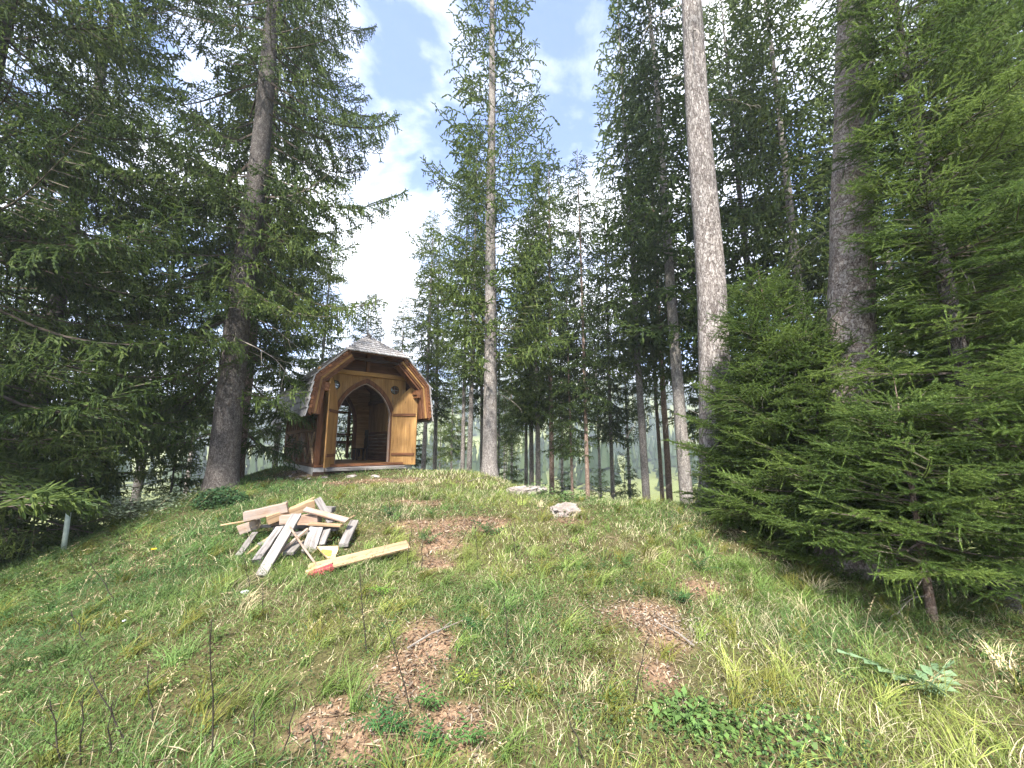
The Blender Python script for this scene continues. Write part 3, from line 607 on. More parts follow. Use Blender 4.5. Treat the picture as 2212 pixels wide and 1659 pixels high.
for key, (seed, H, cb, maxL, style, mm) in {'open': (3, 20, 3.0, 2.4, 'open', 'needle'), 'open2': (4, 20, 6.5, 2.0, 'open', 'needle'), 'dense': (5, 20, 4.6, 2.6, 'dense', 'needle_dark'), 'dense2': (6, 20, 6.2, 2.3, 'dense', 'needle'),
                                       'slim': (7, 20, 6.8, 1.7, 'slim', 'needle'), 'slim2': (8, 20, 6.0, 1.5, 'slim', 'needle'), 'young': (9, 8, .4, 1.7, 'dense', 'needle')}.items():
    V, Q, mi = mid_crown(seed, H, cb, maxL, style); MID[key] = (mesh_np('crown', V, Q, None, (M[mm], M['twig']), midx=mi), H); print(key, len(Q) * 2)
m = MID['open2'][0].copy(); m.materials[0] = M['larch']; MID['larch'] = (m, 20)
TRK = {}
def mid_tree(px, y, d, H, key, bark, label, rot=0, lean=0, group='spruces in the middle distance', name='spruce_tree', dead=6, wid=1.0):
    b = gpos(px, y); t = empty(name, b); tag(t, label, 'tree', group)
    tr = link('trunk', trunk_mesh(H, d, M[bark], int(px) % 97 + 3, (lean, 0), .006, nseg=14, rows=40, flare=.3), t)
    me, h0 = MID[key]; s = H / h0; cr_ = link('crown', me, t); cr_.matrix_local = Matrix(((1, 0, lean, 0), (0, 1, 0, 0), (0, 0, 1, 0), (0, 0, 0, 1))) @ Matrix.Rotation(rot, 4, 'Z') @ Matrix.Diagonal((wid * s ** .7, wid * s ** .7, s, 1))
    rg = random.Random(px)
    for k in range(dead):
        z = rg.uniform(1.2, 6); o = link('dead_branch', rg.choice(DEAD), tr); q = rg.uniform(.4, 1.1); az = rg.uniform(0, 6.28)
        o.matrix_local = Matrix.Translation((lean * z, 0, z)) @ mat_from_dir(az, R(rg.uniform(-25, 12)), rg.uniform(-1, 1), (q, q, q))
    return t
MT = [  # column, distance, trunk diameter, height, crown, bark, label
    (1058, 11.3, .43, 22, 'open', 'bark', 'tall spruce with open airy crown on the crest right of the chapel'),
    (921, 19, .24, 14.5, 'slim', 'bark', 'slim spruce just right of the chapel roof'),
    (944, 21, .25, 15, 'slim2', 'bark_pale', 'pale slim spruce second to the right of the chapel'),
    (1003, 17.5, .20, 17, 'open2', 'bark', 'left one of a pair of slim dark trunks right of the chapel'),
    (1017, 17, .24, 18, 'slim2', 'bark', 'right one of a pair of slim dark trunks, beside the tall airy spruce'),
    (1043, 20, .20, 15, 'slim', 'bark', 'thin spruce hidden behind the tall airy spruce'),
    (1078, 25, .17, 14, 'open2', 'bark', 'thin far spruce just right of the tall airy spruce'),
    (1134, 21, .21, 17, 'slim', 'bark_pale', 'pale thin trunk behind the larger of the two rocks'),
    (1147, 19.5, .26, 18, 'slim2', 'bark', 'dark spruce behind the larger rock, leftmost of a close pair'),
    (1160, 18, .26, 19, 'slim2', 'bark', 'spruce behind the larger rock, right one of a close pair'),
    (1187, 17.5, .25, 19, 'dense2', 'bark_red', 'reddish barked spruce just right of the larger rock'),
    (1231, 16, .14, 11, 'slim', 'bark_red', 'very thin young trunk above the smaller rock'),
    (1262, 15.5, .19, 17, 'slim', 'bark_red', 'slim dark trunk right of the smaller rock'),
    (1314, 20, .24, 20, 'slim2', 'bark', 'dense spruce halfway between the smaller rock and the bare grey trunk'),
    (1384, 15, .31, 26, 'slim2', 'bark', 'straight grey spruce third to the left of the bare grey trunk'),
    (1416, 22, .25, 22, 'open2', 'bark_red', 'orange barked far trunk left of the bare grey trunk'),
    (1429, 19, .32, 28, 'slim', 'bark_red', 'brown spruce second to the left of the bare grey trunk'),
    (1466, 12.5, .42, 25, 'dense2', 'bark_pale', 'stout grey spruce standing next to the bare grey trunk on its left'),
    (1640, 14, .34, 25, 'dense', 'bark', 'dense dark spruce directly right of the bare grey trunk'),
    (1745, 11.5, .36, 23, 'dense', 'bark', 'large dark spruce seen between the bare trunk and the flaky trunk'),
    (1960, 11, .34, 20, 'dense', 'bark', 'dark spruce behind the flaky trunk on its right'),
    (2110, 14, .32, 19, 'dense2', 'bark', 'dark spruce in the right background above the young ones'),
    (2260, 10, .3, 18, 'dense2', 'bark', 'spruce in the background at the right edge'),
    (534, 12, .33, 20, 'dense2', 'bark_red', 'dark reddish trunk close behind the big left spruce'),
    (610, 18, .26, 15, 'dense', 'bark', 'spruce behind the left corner of the chapel'),
    (690, 21, .26, 16, 'slim', 'bark', 'spruce rising behind the left half of the chapel roof'),
    (790, 23, .24, 13, 'dense', 'bark', 'spruce rising behind the chapel ridge'),
    (865, 25, .24, 14, 'slim', 'bark', 'spruce rising behind the right slope of the chapel roof'),
    (330, 15, .3, 18, 'dense', 'bark', 'dark spruce in the left background beyond the big trunk'),
    (215, 20, .3, 18, 'dense2', 'bark', 'farther spruce in the left background'),
    (20, 16, .3, 18, 'dense', 'bark', 'far spruce at the left edge of the background'),
    (430, 22, .26, 17, 'slim', 'bark', 'far spruce seen left of the big trunk'),
    (980, 30, .22, 14, 'dense2', 'bark', 'far spruce between the chapel and the pair of slim trunks'),
    (1105, 31, .24, 17, 'slim', 'bark', 'far spruce in the gap left of the larger rock'),
    (1210, 29, .24, 17, 'slim2', 'bark', 'far spruce behind the reddish barked one'),
    (1290, 30, .24, 18, 'open2', 'bark', 'far spruce behind the slim dark trunk'),
    (1350, 27, .24, 18, 'open2', 'bark', 'far spruce behind the straight grey spruce'),
    (1540, 20, .28, 20, 'dense2', 'bark', 'spruce hidden behind the bare grey trunk'),
    (1850, 18, .3, 20, 'dense', 'bark', 'far dark spruce behind the flaky trunk on its left'),
    (2010, 19, .3, 18, 'dense2', 'bark', 'far dark spruce in the right background'),
]
for i, (px, y, d, H, key, bark, label) in enumerate(MT):
    mid_tree(px, y, d, H, key, 'bark_mid' if bark == 'bark' else bark, label, i * 1.7, [0, .008, -.006][i % 3])
mid_tree(2300, 13, .3, 19, 'larch', 'bark_pale', 'pale yellowish larch at the top right corner', 1, 0, 'larches', 'larch_tree')
mid_tree(1090, 44, .3, 15, 'larch', 'bark_pale', 'pale green larch in the sunny valley behind the tall airy spruce', 2, 0, 'larches', 'larch_tree', 0, 1.5)
mid_tree(955, 50, .3, 14, 'larch', 'bark_pale', 'pale green larch in the sunny valley right of the chapel', 4, 0, 'larches', 'larch_tree', 0, 1.6)
UND = [(1095, 17, 3.2, 'first'), (1215, 21, 3.6, 'second'), (1285, 18, 3.6, 'third'), (1340, 24, 5.0, 'fourth'), (1500, 15, 3.8, 'fifth')]
for (px, y, H, nth) in UND:
    mid_tree(px, y, .07, H, 'young', 'bark', nth + ' from the left of the small understorey spruces behind the crest', px, 0, 'understorey spruces behind the crest', 'young_spruce', 0)
for (px, y, H, lab) in ((400, 13, 4, 'small understorey spruce left of the big trunk'), (250, 12, 3.6, 'small understorey spruce in the left background'), (895, 20, 4, 'small understorey spruce beside the right chapel door')):
    mid_tree(px, y, .07, H, 'young', 'bark', lab, px, 0, 'understorey spruces around the chapel', 'young_spruce', 0)

# far woods on the hills
def far_wood():
    rng = np.random.default_rng(77); n = 5200; r = np.sqrt(rng.random(n) * (640 ** 2 - 110 ** 2) + 110 ** 2); a = rng.uniform(-1.15, 1.15, n); x = r * np.sin(a); y = r * np.cos(a)
    keep = fbm(x / 90, y / 90, 51) > (.47 - .1 * (r > 330)); x = x[keep]; y = y[keep]; n = len(x); z = ground(x, y); h = rng.uniform(9, 19, n); w = h * rng.uniform(.13, .2, n)
    V = []; T = []; k = 7; tiers = 3; per = tiers * (k + 1); c0 = np.array([.030, .055, .024]); c1 = np.array([.085, .12, .045]); col = c0 + (c1 - c0) * rng.random((n, 1)) ** 1.5
    Vs = np.zeros((n, per, 3)); Tt = []
    for q in range(tiers):
        zb = .08 + .28 * q; zt = min(1, zb + .5); wr = 1 - .3 * q; b0 = q * (k + 1)
        for j in range(k):
            an = 2 * math.pi * j / k + q * .4; rr = w * wr * rng.uniform(.6, 1.25, n); Vs[:, b0 + j] = np.stack([x + rr * math.cos(an), y + rr * math.sin(an), z + h * (zb + rng.uniform(-.05, .05, n))], -1)
            Tt.append((b0 + j, b0 + (j + 1) % k, b0 + k))
        Vs[:, b0 + k] = np.stack([x, y, z + h * zt], -1)
    T = np.array(Tt)[None] + (np.arange(n) * per)[:, None, None]
    me = mesh_np('far_wood', Vs.reshape(-1, 3), None, T.reshape(-1, 3), (M['blade'],), False, np.repeat(col, per, 0))
    o = link('far_wood', me, kind='stuff'); tag(o, 'hazy conifer woods on the far valley slope', 'woods')
far_wood()

# ------------------------------------------------------------------ the wooden chapel
M['wood_red'] = [wood_mat('red_brown_wood_' + 'xyz'[a], (.085, .034, .016), (.165, .070, .032), (.25, .115, .053), a) for a in range(3)]
M['wood_honey'] = [wood_mat('honey_wood_' + 'xyz'[a], (.27, .14, .047), (.39, .22, .08), (.50, .305, .125), a) for a in range(3)]
M['wood_pale'] = [wood_mat('pale_new_wood_' + 'xyz'[a], (.29, .19, .11), (.40, .275, .165), (.50, .37, .24), a) for a in range(3)]
M['wood_grey'] = [wood_mat('weathered_wood_' + 'xyz'[a], (.10, .09, .085), (.21, .195, .19), (.32, .305, .295), a) for a in range(3)]
M['wood_dark'] = [wood_mat('dark_wood_' + 'xyz'[a], (.02, .012, .008), (.05, .028, .018), (.09, .05, .03), a) for a in range(3)]
M['wood_pink'] = [wood_mat('pinkish_cut_wood_' + 'xyz'[a], (.21, .13, .095), (.33, .225, .165), (.42, .31, .24), a, grey=.65) for a in range(3)]
def shingle_mat():
    def f(nt):
        oi = nt.nodes.new('ShaderNodeObjectInfo'); g = nt.nodes.new('ShaderNodeNewGeometry'); v = mapped(nt, (30, 30, 30)); n1 = noise(nt, v, 1, 4)
        r = nt.nodes.new('ShaderNodeMath'); r.operation = 'ADD'; nt.links.new(oi.outputs['Random'], r.inputs[0]); nt.links.new(g.outputs['Random Per Island'], r.inputs[1])
        fr = nt.nodes.new('ShaderNodeMath'); fr.operation = 'FRACT'; nt.links.new(r.outputs[0], fr.inputs[0])
        c = ramp(nt, fr.outputs[0], [(0, (.27, .25, .245)), (.5, (.38, .36, .36)), (1, (.50, .48, .48))])
        c = mixc_(nt, .6, c, ramp(nt, n1, [(.3, (.7, .68, .66)), (.7, (1.15, 1.15, 1.15))]), 'MULTIPLY'); return princ(nt, c, .8, n1, .4, .004)
    return mat('grey_shingle', f)
M['shingle'] = shingle_mat()
M['concrete'] = mat('plinth_concrete', lambda nt: princ(nt, ramp(nt, noise(nt, mapped(nt), 7, 6), [(.3, (.34, .33, .32)), (.7, (.56, .55, .54))]), .9, noise(nt, mapped(nt), 40), .3, .01))
def glass_mat():
    def f(nt):
        g = nt.nodes.new('ShaderNodeBsdfGlossy'); g.inputs['Roughness'].default_value = .03; g.inputs['Color'].default_value = (.8, .85, .9, 1)
        t = nt.nodes.new('ShaderNodeBsdfTransparent'); m = nt.nodes.new('ShaderNodeMixShader'); m.inputs[0].default_value = .35
        nt.links.new(t.outputs[0], m.inputs[1]); nt.links.new(g.outputs[0], m.inputs[2]); return m.outputs[0]
    return mat('window_glass', f)
M['glass'] = glass_mat()

class MB:
    def __init__(s): s.v = []; s.f = []
    def box(s, x0, x1, y0, y1, z0, z1, M4=None):
        n = len(s.v); P = [(x, y, z) for x in (x0, x1) for y in (y0, y1) for z in (z0, z1)]
        if M4 is not None: P = [tuple(M4 @ Vector(p)) for p in P]
        s.v += P; s.f += [tuple(n + k for k in q) for q in ((0, 1, 3, 2), (4, 6, 7, 5), (0, 4, 5, 1), (2, 3, 7, 6), (0, 2, 6, 4), (1, 5, 7, 3))]; return s
    def prism(s, poly, a0, a1, plane='xz'):
        """closed outline poly extruded along the third axis"""
        n = len(s.v); k = len(poly)
        for a in (a0, a1):
            for (p, q) in poly: s.v.append((p, a, q) if plane == 'xz' else (a, p, q) if plane == 'yz' else (p, q, a))
        s.f.append(tuple(range(n, n + k))); s.f.append(tuple(range(n + 2 * k - 1, n + k - 1, -1)))
        for i in range(k): j = (i + 1) % k; s.f.append((n + i, n + k + i, n + k + j, n + j))
        return s
    def bar(s, p0, p1, w, h, up=(0, 0, 1)):
        p0 = Vector(p0); p1 = Vector(p1); d = p1 - p0; L = d.length; X = d.normalized(); Y = Vector(up).cross(X)
        if Y.length < 1e-4: Y = Vector((0, 1, 0))
        Y.normalize(); Z = X.cross(Y); m = Matrix((X, Y, Z)).transposed().to_4x4(); m.translation = p0
        return s.box(0, L, -w / 2, w / 2, -h / 2, h / 2, m)
    def tube(s, pts, r0, r1, k=8):
        n0 = len(s.v); m = len(pts)
        for i, p in enumerate(pts):
            p = Vector(p); d = (Vector(pts[min(i + 1, m - 1)]) - Vector(pts[max(i - 1, 0)])).normalized(); a = d.orthogonal().normalized(); b = d.cross(a); r = r0 + (r1 - r0) * i / (m - 1)
            for j in range(k): t = 2 * math.pi * j / k; s.v.append(tuple(p + a * math.cos(t) * r + b * math.sin(t) * r))
        for i in range(m - 1):
            for j in range(k): q = n0 + i * k; s.f.append((q + j, q + (j + 1) % k, q + k + (j + 1) % k, q + k + j))
        s.f.append(tuple(range(n0 + k - 1, n0 - 1, -1))); s.f.append(tuple(range(n0 + (m - 1) * k, n0 + m * k))); return s
    def mesh(s, name, m, bevel=0, sm=False):
        import bmesh
        me = bpy.data.meshes.new(name); me.from_pydata(s.v, [], s.f); bm = bmesh.new(); bm.from_mesh(me); bmesh.ops.recalc_face_normals(bm, faces=bm.faces)
        if bevel: bmesh.ops.bevel(bm, geom=bm.edges[:], offset=bevel, segments=1, affect='EDGES', clamp_overlap=True)
        bm.to_mesh(me); bm.free(); me.materials.append(m)
        if sm: me.polygons.foreach_set('use_smooth', [True] * len(me.polygons))
        return me
    def obj(s, name, m, parent=None, bevel=0, sm=False): return link(name, s.mesh(name, m, bevel, sm), parent)

def chapel():
    TH = R(39)
    CW, DEP, UC = 2.8, 4.75, 1.4; A = at_y(676.5, 1024, 10.5); base = Vector((A.x, A.y, A.z)); print('chapel base', base, gz(A.x, A.y))
    ch = empty('wooden_chapel', base, TH); tag(ch, 'small wooden chapel with grey shingle roof and open arched doors on the knoll', 'chapel')
    RD, HN, PL, DK, PN = M['wood_red'], M['wood_honey'], M['wood_pale'], M['wood_dark'], M['wood_pink']
    MB().box(0, CW, .02, DEP, -.35, .16).obj('plinth', M['concrete'], ch, .01)
    MB().box(-.02, 2.62, -.10, .016, -.30, .05).obj('door_step', M['wood_dark'][0], ch, .012)
    MB().box(.25, 2.5, -.16, .012, .054, .15).obj('door_step', M['wood_grey'][0], ch, .012)
    for k in range(14): MB().box(.06, CW - .06, .03 + k * .335, .03 + k * .335 + .330, .162, .20).obj('floor_board', M['wood_grey'][0] if k < 1 else HN[0], ch, .003)
    MB().box(.0, CW, .0, .10, .164, .24).obj('sill', RD[0], ch, .006)
    # corner posts and eave plates
    for (u, v) in ((0, 0), (CW - .14, 0), (0, DEP - .14), (CW - .14, DEP - .14)):
        MB().box(u, u + .14, v + .002, v + .14, .242, 2.30).obj('post', RD[2], ch, .006)
    for u in (0, CW - .14): MB().box(u - .01, u + .15, -.42, DEP + .4, 2.302, 2.44).obj('eave_beam', RD[1], ch, .006)
    # left and right side walls: boarded base with cross braces, battened top
    for side in (0, 1):
        X = lambda a, b: (a, b) if side == 0 else (CW - b, CW - a)
        for k in range(7):
            x0, x1 = X(.05, .085); MB().box(x0, x1, .145, DEP - .145, .25 + k * .125, .25 + k * .125 + .121).obj('wall_board', RD[1], ch, .004)
        nb = 26; st = (DEP - .29) / nb
        for k in range(nb):
            if side == 1 and k in (7, 10): continue
            x0, x1 = X(.05, .078); MB().box(x0, x1, .147 + k * st, .147 + (k + 1) * st - .006, 1.24, 2.298).obj('wall_board', RD[2] if side == 0 else HN[2], ch, .003)
            x0, x1 = X(.03, .049)
            if k % 2 == 0: MB().box(x0, x1, .147 + k * st - .02, .147 + k * st + .02, 1.24, 2.298).obj('batten', RD[2], ch, .003)
        x0, x1 = X(.015, .12); MB().box(x0, x1, .142, DEP - .142, 1.128, 1.238).obj('rail', RD[1], ch, .006)
        x0, x1 = X(.0, .12); MB().box(x0, x1, .142, DEP - .142, .164, .248).obj('sole_plate', RD[1], ch, .006)
        np_ = 5; w = (DEP - .28) / np_
        for k in range(np_):
            v0 = .14 + k * w; xm = .025 if side == 0 else CW - .025
            if k: MB().bar((xm, v0, .25), (xm, v0, 1.126), .045, .07, (0, 1, 0)).obj('stud', RD[2] if k % 2 else PN[2], ch, .003)
            MB().bar((xm, v0 + .06, .26), (xm, v0 + w - .06, 1.115), .03, .06, (1, 0, 0)).obj('cross_brace', PL[0] if k in (0, 2) else PN[0], ch, .003)
            xm2 = .012 if side == 0 else CW - .012
            MB().bar((xm2, v0 + .06, 1.115), (xm2, v0 + w - .06, .26), .026, .06, (1, 0, 0)).obj('cross_brace', PL[0] if k in (0, 1) else PN[0], ch, .003)
    # pointed arch outline
    JL, JR = .60, 2.18; UM = (JL + JR) / 2
    def arch(jl, jr, spring, apex, n=12):
        """pointed arch of two flat arcs that kink at the springing and meet in a sharp apex"""
        um = (jl + jr) / 2; cx_, cz_ = um - jr, apex - spring; cl = math.hypot(cx_, cz_); nx, nz = cz_ / cl, -cx_ / cl; pts = []
        for k in range(n + 1): t = k / n; g = 4 * .125 * cl * t * (1 - t); pts.append((jr + cx_ * t + nx * g, spring + cz_ * t + nz * g))
        return pts + [(2 * um - p, q) for (p, q) in pts[-2::-1]]
    def arch_wall(v0, v1, jl, jr, spring, apex, top, name, mt, x0=.142, x1=CW - .142, holes=()):
        a = arch(jl, jr, spring, apex); n = len(a) // 2
        def half(pts, edge):            # spandrel + pier on one side
            return pts
        right = a[:n + 1]; left = a[n:]
        if not holes:
            MB().prism([(jr, .24)] + right + [((jl + jr) / 2, top), (x1, top), (x1, .24)], v0, v1).obj(name, mt, ch)
            MB().prism([(x0, .24), (x0, top), ((jl + jr) / 2 - .001, top)] + left + [(jl, .24)], v0, v1).obj(name, mt, ch)
        return a
    V0, V1 = .40, .44
    # front wall panels with round windows (cut as ring of quads)
    def panel_with_hole(outline, c, r, v0, v1, name, mt):
        m = MB(); k = len(outline); ns = 24; ring = []
        import bmesh
        bm = bmesh.new()
        for v in (v0, v1):
            vo = [bm.verts.new((p, v, q)) for p, q in outline]; vi = [bm.verts.new((c[0] + r * math.cos(2 * math.pi * i / ns), v, c[1] + r * math.sin(2 * math.pi * i / ns))) for i in range(ns)]
            eo = [bm.edges.new((vo[i], vo[(i + 1) % k])) for i in range(k)]; ei = [bm.edges.new((vi[i], vi[(i + 1) % ns])) for i in range(ns)]
            bmesh.ops.triangle_fill(bm, use_beauty=True, use_dissolve=False, edges=eo + ei); ring.append((vo, vi))
        for w_ in (0, 1):
            a_, b_ = ring[0][w_], ring[1][w_]
            for i in range(len(a_)): j = (i + 1) % len(a_); bm.faces.new((a_[i], a_[j], b_[j], b_[i]))
        bmesh.ops.recalc_face_normals(bm, faces=bm.faces); me = bpy.data.meshes.new(name); bm.to_mesh(me); bm.free(); me.materials.append(mt); return link(name, me, ch)
    a = arch(JL, JR, 1.74, 2.64); n = len(a) // 2; TOP = 2.84
    WR = .12; wins = ((.47, 2.53), (2.31, 2.53))
    panel_with_hole([(JR, .24)] + a[:n + 1] + [(UM, TOP), (CW - .142, TOP), (CW - .142, .24)], (UM + .90, 2.50), WR, V0, V1, 'front_panel', HN[2])
    panel_with_hole([(.142, .24), (.142, TOP), (UM - .001, TOP)] + a[n:] + [(JL, .24)], (UM - .90, 2.50), WR, V0, V1, 'front_panel', HN[2])
    for sx in (-1, 1):
        c = (UM + sx * .90, 2.50); ns = 24; m = MB()
        fr = MB()
        for i in range(ns):
            t0, t1 = 2 * math.pi * i / ns, 2 * math.pi * (i + 1) / ns; q = [(c[0] + rr * math.cos(t), c[1] + rr * math.sin(t)) for (rr, t) in ((WR - .002, t0), (WR + .018, t0), (WR + .018, t1), (WR - .002, t1))]; fr.prism(q, V0 - .015, V0 - .001)
        wdw = fr.obj('round_window', M['wood_dark'][0], ch)
        MB().prism([(c[0] + (WR - .003) * math.cos(2 * math.pi * i / ns), c[1] + (WR - .003) * math.sin(2 * math.pi * i / ns)) for i in range(ns)], V0 + .015, V0 + .02).obj('pane', M['glass'], wdw)
        MB().box(c[0] - .007, c[0] + .007, V0 + .004, V0 + .014, c[1] - WR, c[1] + WR).obj('glazing_bar', M['wood_grey'][2], wdw)
        MB().box(c[0] - WR, c[0] + WR, V0 + .0045, V0 + .0135, c[1] - .007, c[1] + .007).obj('glazing_bar', M['wood_grey'][0], wdw)
    def arch_trim(v0, v1, jl, jr, spring, apex, wd, name, mt, z0=.242):
        i_ = arch(jl, jr, spring, apex, 14); o_ = arch(jl - wd, jr + wd, spring, apex + wd * 1.25, 14); m = MB()
        i2 = [(jr, z0)] + i_ + [(jl, z0)]; o2 = [(jr + wd, z0)] + o_ + [(jl - wd, z0)]
        for k in range(len(i2) - 1): m.prism([i2[k], o2[k], o2[k + 1], i2[k + 1]], v0, v1)
        return m.obj(name, mt, ch)
    arch_trim(V0 - .07, V0 - .002, JL, JR, 1.74, 2.64, .11, 'door_arch', RD[2])
    arch_trim(V0 - .03, V1 + .04, JL + .025, JR - .025, 1.74, 2.60, .024, 'door_jamb', PN[2])
    MB().box(.0, CW, .30, .46, 2.842, 2.97).obj('tie_beam', HN[0], ch, .008)
    MB().box(UM - .05, UM + .05, .33, .43, 2.972, 3.9).obj('king_post', RD[2], ch, .006)
    # gable boards above the tie beam
    prof = [(-.35 - .02, 1.60), (-.24, 2.58), (.50, 3.36), (1.4, 4.06), (2.30, 3.36), (3.04, 2.58), (3.17, 1.60)]
    MB().prism([(-.08, 2.60), (.55, 3.28), (1.4, 3.92), (2.25, 3.28), (2.88, 2.60), (2.8, 2.50), (2.8, 2.845), (0, 2.845), (0, 2.5)], .47, .50).obj('gable_panel', RD[0], ch)
    for sx in (0, 1):               # raking struts on porch
        u0 = .07 if sx == 0 else CW - .07; u1 = .42 if sx == 0 else CW - .42
        MB().bar((u0, .2, 1.95), (u0, .2 - .45, 2.30), .07, .08, (1, 0, 0)).obj('bracket', RD[0], ch, .005)
    MB().bar((2.25, .37, 2.02), (2.20, .372, 2.36), .012, .05, (0, 1, 0)).obj('loose_batten', PL[0], ch, .002)
    # inner arch, back bay with openings
    BV = 3.95
    arch_wall(BV, BV + .04, JL + .05, JR - .05, 1.5, 2.9, 3.1, 'inner_wall', HN[0])
    for k in range(19):
        z = .25 + k * .14
        for (u0, u1) in ((.09, JL - .06), (JR + .07, CW - .09)): MB().box(u0, u1, BV - .018, BV - .002, z, z + .134).obj('lining_board', HN[0], ch, .002)
    arch_trim(BV - .05, BV - .022, JL + .05, JR - .05, 1.5, 2.9, .13, 'inner_arch', RD[2])
    for u in (.142, .62, 1.14, 1.60, 2.12, CW - .242): MB().box(u, u + .10, DEP - .14, DEP - .04, .242, 2.298).obj('back_post', RD[2], ch, .005)
    for z in (.82, 1.12, 2.0): MB().box(.142, CW - .142, DEP - .12, DEP - .05, z, z + .09).obj('back_rail', RD[0], ch, .004)
    MB().prism([(0.02, 2.3), (CW - .02, 2.3), (2.9, 2.6), (2.28, 3.3), (1.4, 3.95), (.52, 3.3), (-.1, 2.6)], DEP - .09, DEP - .06).obj('back_gable', RD[0], ch)
    # ------------ doors
    def leaf(name, hinge_u, ang, flip, label):
        # leaf outline in local x (from hinge), z ; curved top follows the arch
        wl_ = .80; a_ = arch(0, 2 * wl_, 1.60, 2.50, 12); pts = a_[len(a_) // 2:]       # from apex x=wl_ down to hinge x=0
        poly = [(0, 0)] + [(wl_, 0)] + [(p, q) for p, q in pts]
        th = .03
        d = MB().prism(poly, -th / 2, th / 2).obj(name, HN[2], ch); d.location = (hinge_u, V0 - .10, .17); d.rotation_euler = (0, 0, ang); d['label'] = label
        sgn = -1 if not flip else 1
        for z in (.27, 1.48): MB().box(.03, wl_ - .04, *( (-th / 2 - .03, -th / 2 - .001) if sgn < 0 else (th / 2 + .001, th / 2 + .03)), z, z + .085).obj('ledge', RD[0], d, .005)
        for z in (.3, 1.5): MB().tube([(-.012, 0, z), (-.012, 0, z + .08)], .012, .012).obj('hinge', M['wood_dark'][2], d)
    leaf('door', JR + .03, -TH - R(4), False, 'right door leaf standing wide open and facing the meadow')
    leaf('door', JL - .03, -TH - R(82), True, 'left door leaf open and seen nearly edge-on')
    # ------------ roof
    pr = [(-.35, 1.60), (-.23, 2.60), (.54, 3.38), (1.4, 4.10), (2.26, 3.38), (3.03, 2.60), (3.15, 1.60)]
    F0, B0 = -.50, DEP + .45
    HIPV = F0 + 1.05
    inner = [(p + (UC - p) * .045, q - .07) for p, q in pr]
    rf = MB()
    for k in range(6):
        f0 = F0; f1 = B0
        q4 = [pr[k], pr[k + 1], inner[k + 1], inner[k]]
        if k in (2, 3):     # upper slopes: front cut back by the half hip
            apexk = 1 if k == 2 else 0
            n0 = len(rf.v); lo = (pr[k], inner[k]) if k == 2 else (pr[k + 1], inner[k + 1]); hi = (pr[k + 1], inner[k + 1]) if k == 2 else (pr[k], inner[k])
            rf.v += [(lo[0][0], F0, lo[0][1]), (hi[0][0], HIPV, hi[0][1]), (hi[0][0], f1, hi[0][1]), (lo[0][0], f1, lo[0][1]), (lo[1][0], F0, lo[1][1]), (hi[1][0], HIPV, hi[1][1]), (hi[1][0], f1, hi[1][1]), (lo[1][0], f1, lo[1][1])]
            rf.f += [tuple(n0 + i for i in q) for q in ((0, 1, 2, 3), (4, 7, 6, 5), (0, 4, 5, 1), (1, 5, 6, 2), (2, 6, 7, 3), (3, 7, 4, 0))]
        else: rf.prism(q4, f0, f1)
    # hip panel
    n0 = len(rf.v); e = F0 - .06
    rf.v += [(.52, e, 3.36), (2.28, e, 3.36), (1.4, HIPV, 4.10), (.55, e, 3.335), (2.25, e, 3.335), (1.4, HIPV, 4.06)]
    rf.f += [tuple(n0 + i for i in q) for q in ((0, 1, 2), (3, 5, 4), (0, 3, 4, 1), (1, 4, 5, 2), (2, 5, 3, 0))]
    roof = rf.obj('roof', RD[1], ch)
    # shingles
    rgs = random.Random(9); near = []; far_ = MB()
    unit_sh = MB().box(-.5, .5, 0, 1, 0, 1).mesh('shingle', M['shingle'])
    def course(p_lo, p_hi, ax, ln0, ln1, rows, wsh, keep, lift=.008):
        """rows of shingles on a slope from p_lo to p_hi (profile points) running along ax"""
        d = (p_hi - p_lo); L = d.length; dn = d.normalized(); nrm = ax.cross(dn); 
        if nrm.z < 0: nrm = -nrm
        step = L / rows
        for r_ in range(rows):
            o = p_lo + dn * (r_ * step - (.06 if r_ == 0 else .03)); s0 = ln0(r_ / rows); s1 = ln1(r_ / rows); s = s0 + (rgs.random() - .5) * .05
            while s < s1 - .02:
                w = wsh * rgs.uniform(.75, 1.2); w = min(w, s1 - s); hgt = step * 1.35; c = o + ax * (s + w / 2) + dn * rgs.uniform(-.008, .008)
                m = Matrix((ax, dn, nrm)).transposed().to_4x4(); tilt = Matrix.Rotation(-R(6.5), 4, 'X'); m.translation = c + nrm * (.022 + lift)
                m = m @ tilt @ Matrix.Diagonal((w - .014, hgt, .028, 1))
                if keep(r_, s) and len(near) < 292: o_ = link('shingle', unit_sh, roof); o_.matrix_local = m; near.append(o_)
                else: far_.box(-.5, .5, 0, 1, 0, 1, m)
                s += w
    Vv = Vector; AX = Vv((0, 1, 0))
    # half hip at the front
    course(Vv((1.4, F0 - .06, 3.37)), Vv((1.4, HIPV, 4.10)), Vv((1, 0, 0)), lambda t: -.90 * (1 - t) - .03, lambda t: .90 * (1 - t) + .03, 8, .115, lambda r, s: True)
    # left slopes first (in view), then right ones
    course(Vv((-.27, 0, 2.55)), Vv((.54, 0, 3.38)), AX, lambda t: F0 - .03, lambda t: B0, 7, .15, lambda r, s: s < 2.4)
    course(Vv((-.37, 0, 1.55)), Vv((-.23, 0, 2.58)), AX, lambda t: F0 - .03, lambda t: B0, 5, .22, lambda r, s: s < 1.2)
    course(Vv((.54, 0, 3.38)), Vv((1.4, 0, 4.10)), AX, lambda t: F0 + 1.05 * t, lambda t: B0, 8, .15, lambda r, s: False)
    course(Vv((2.26, 0, 3.38)), Vv((1.4, 0, 4.10)), AX, lambda t: F0 + 1.05 * t, lambda t: B0, 8, .15, lambda r, s: False)
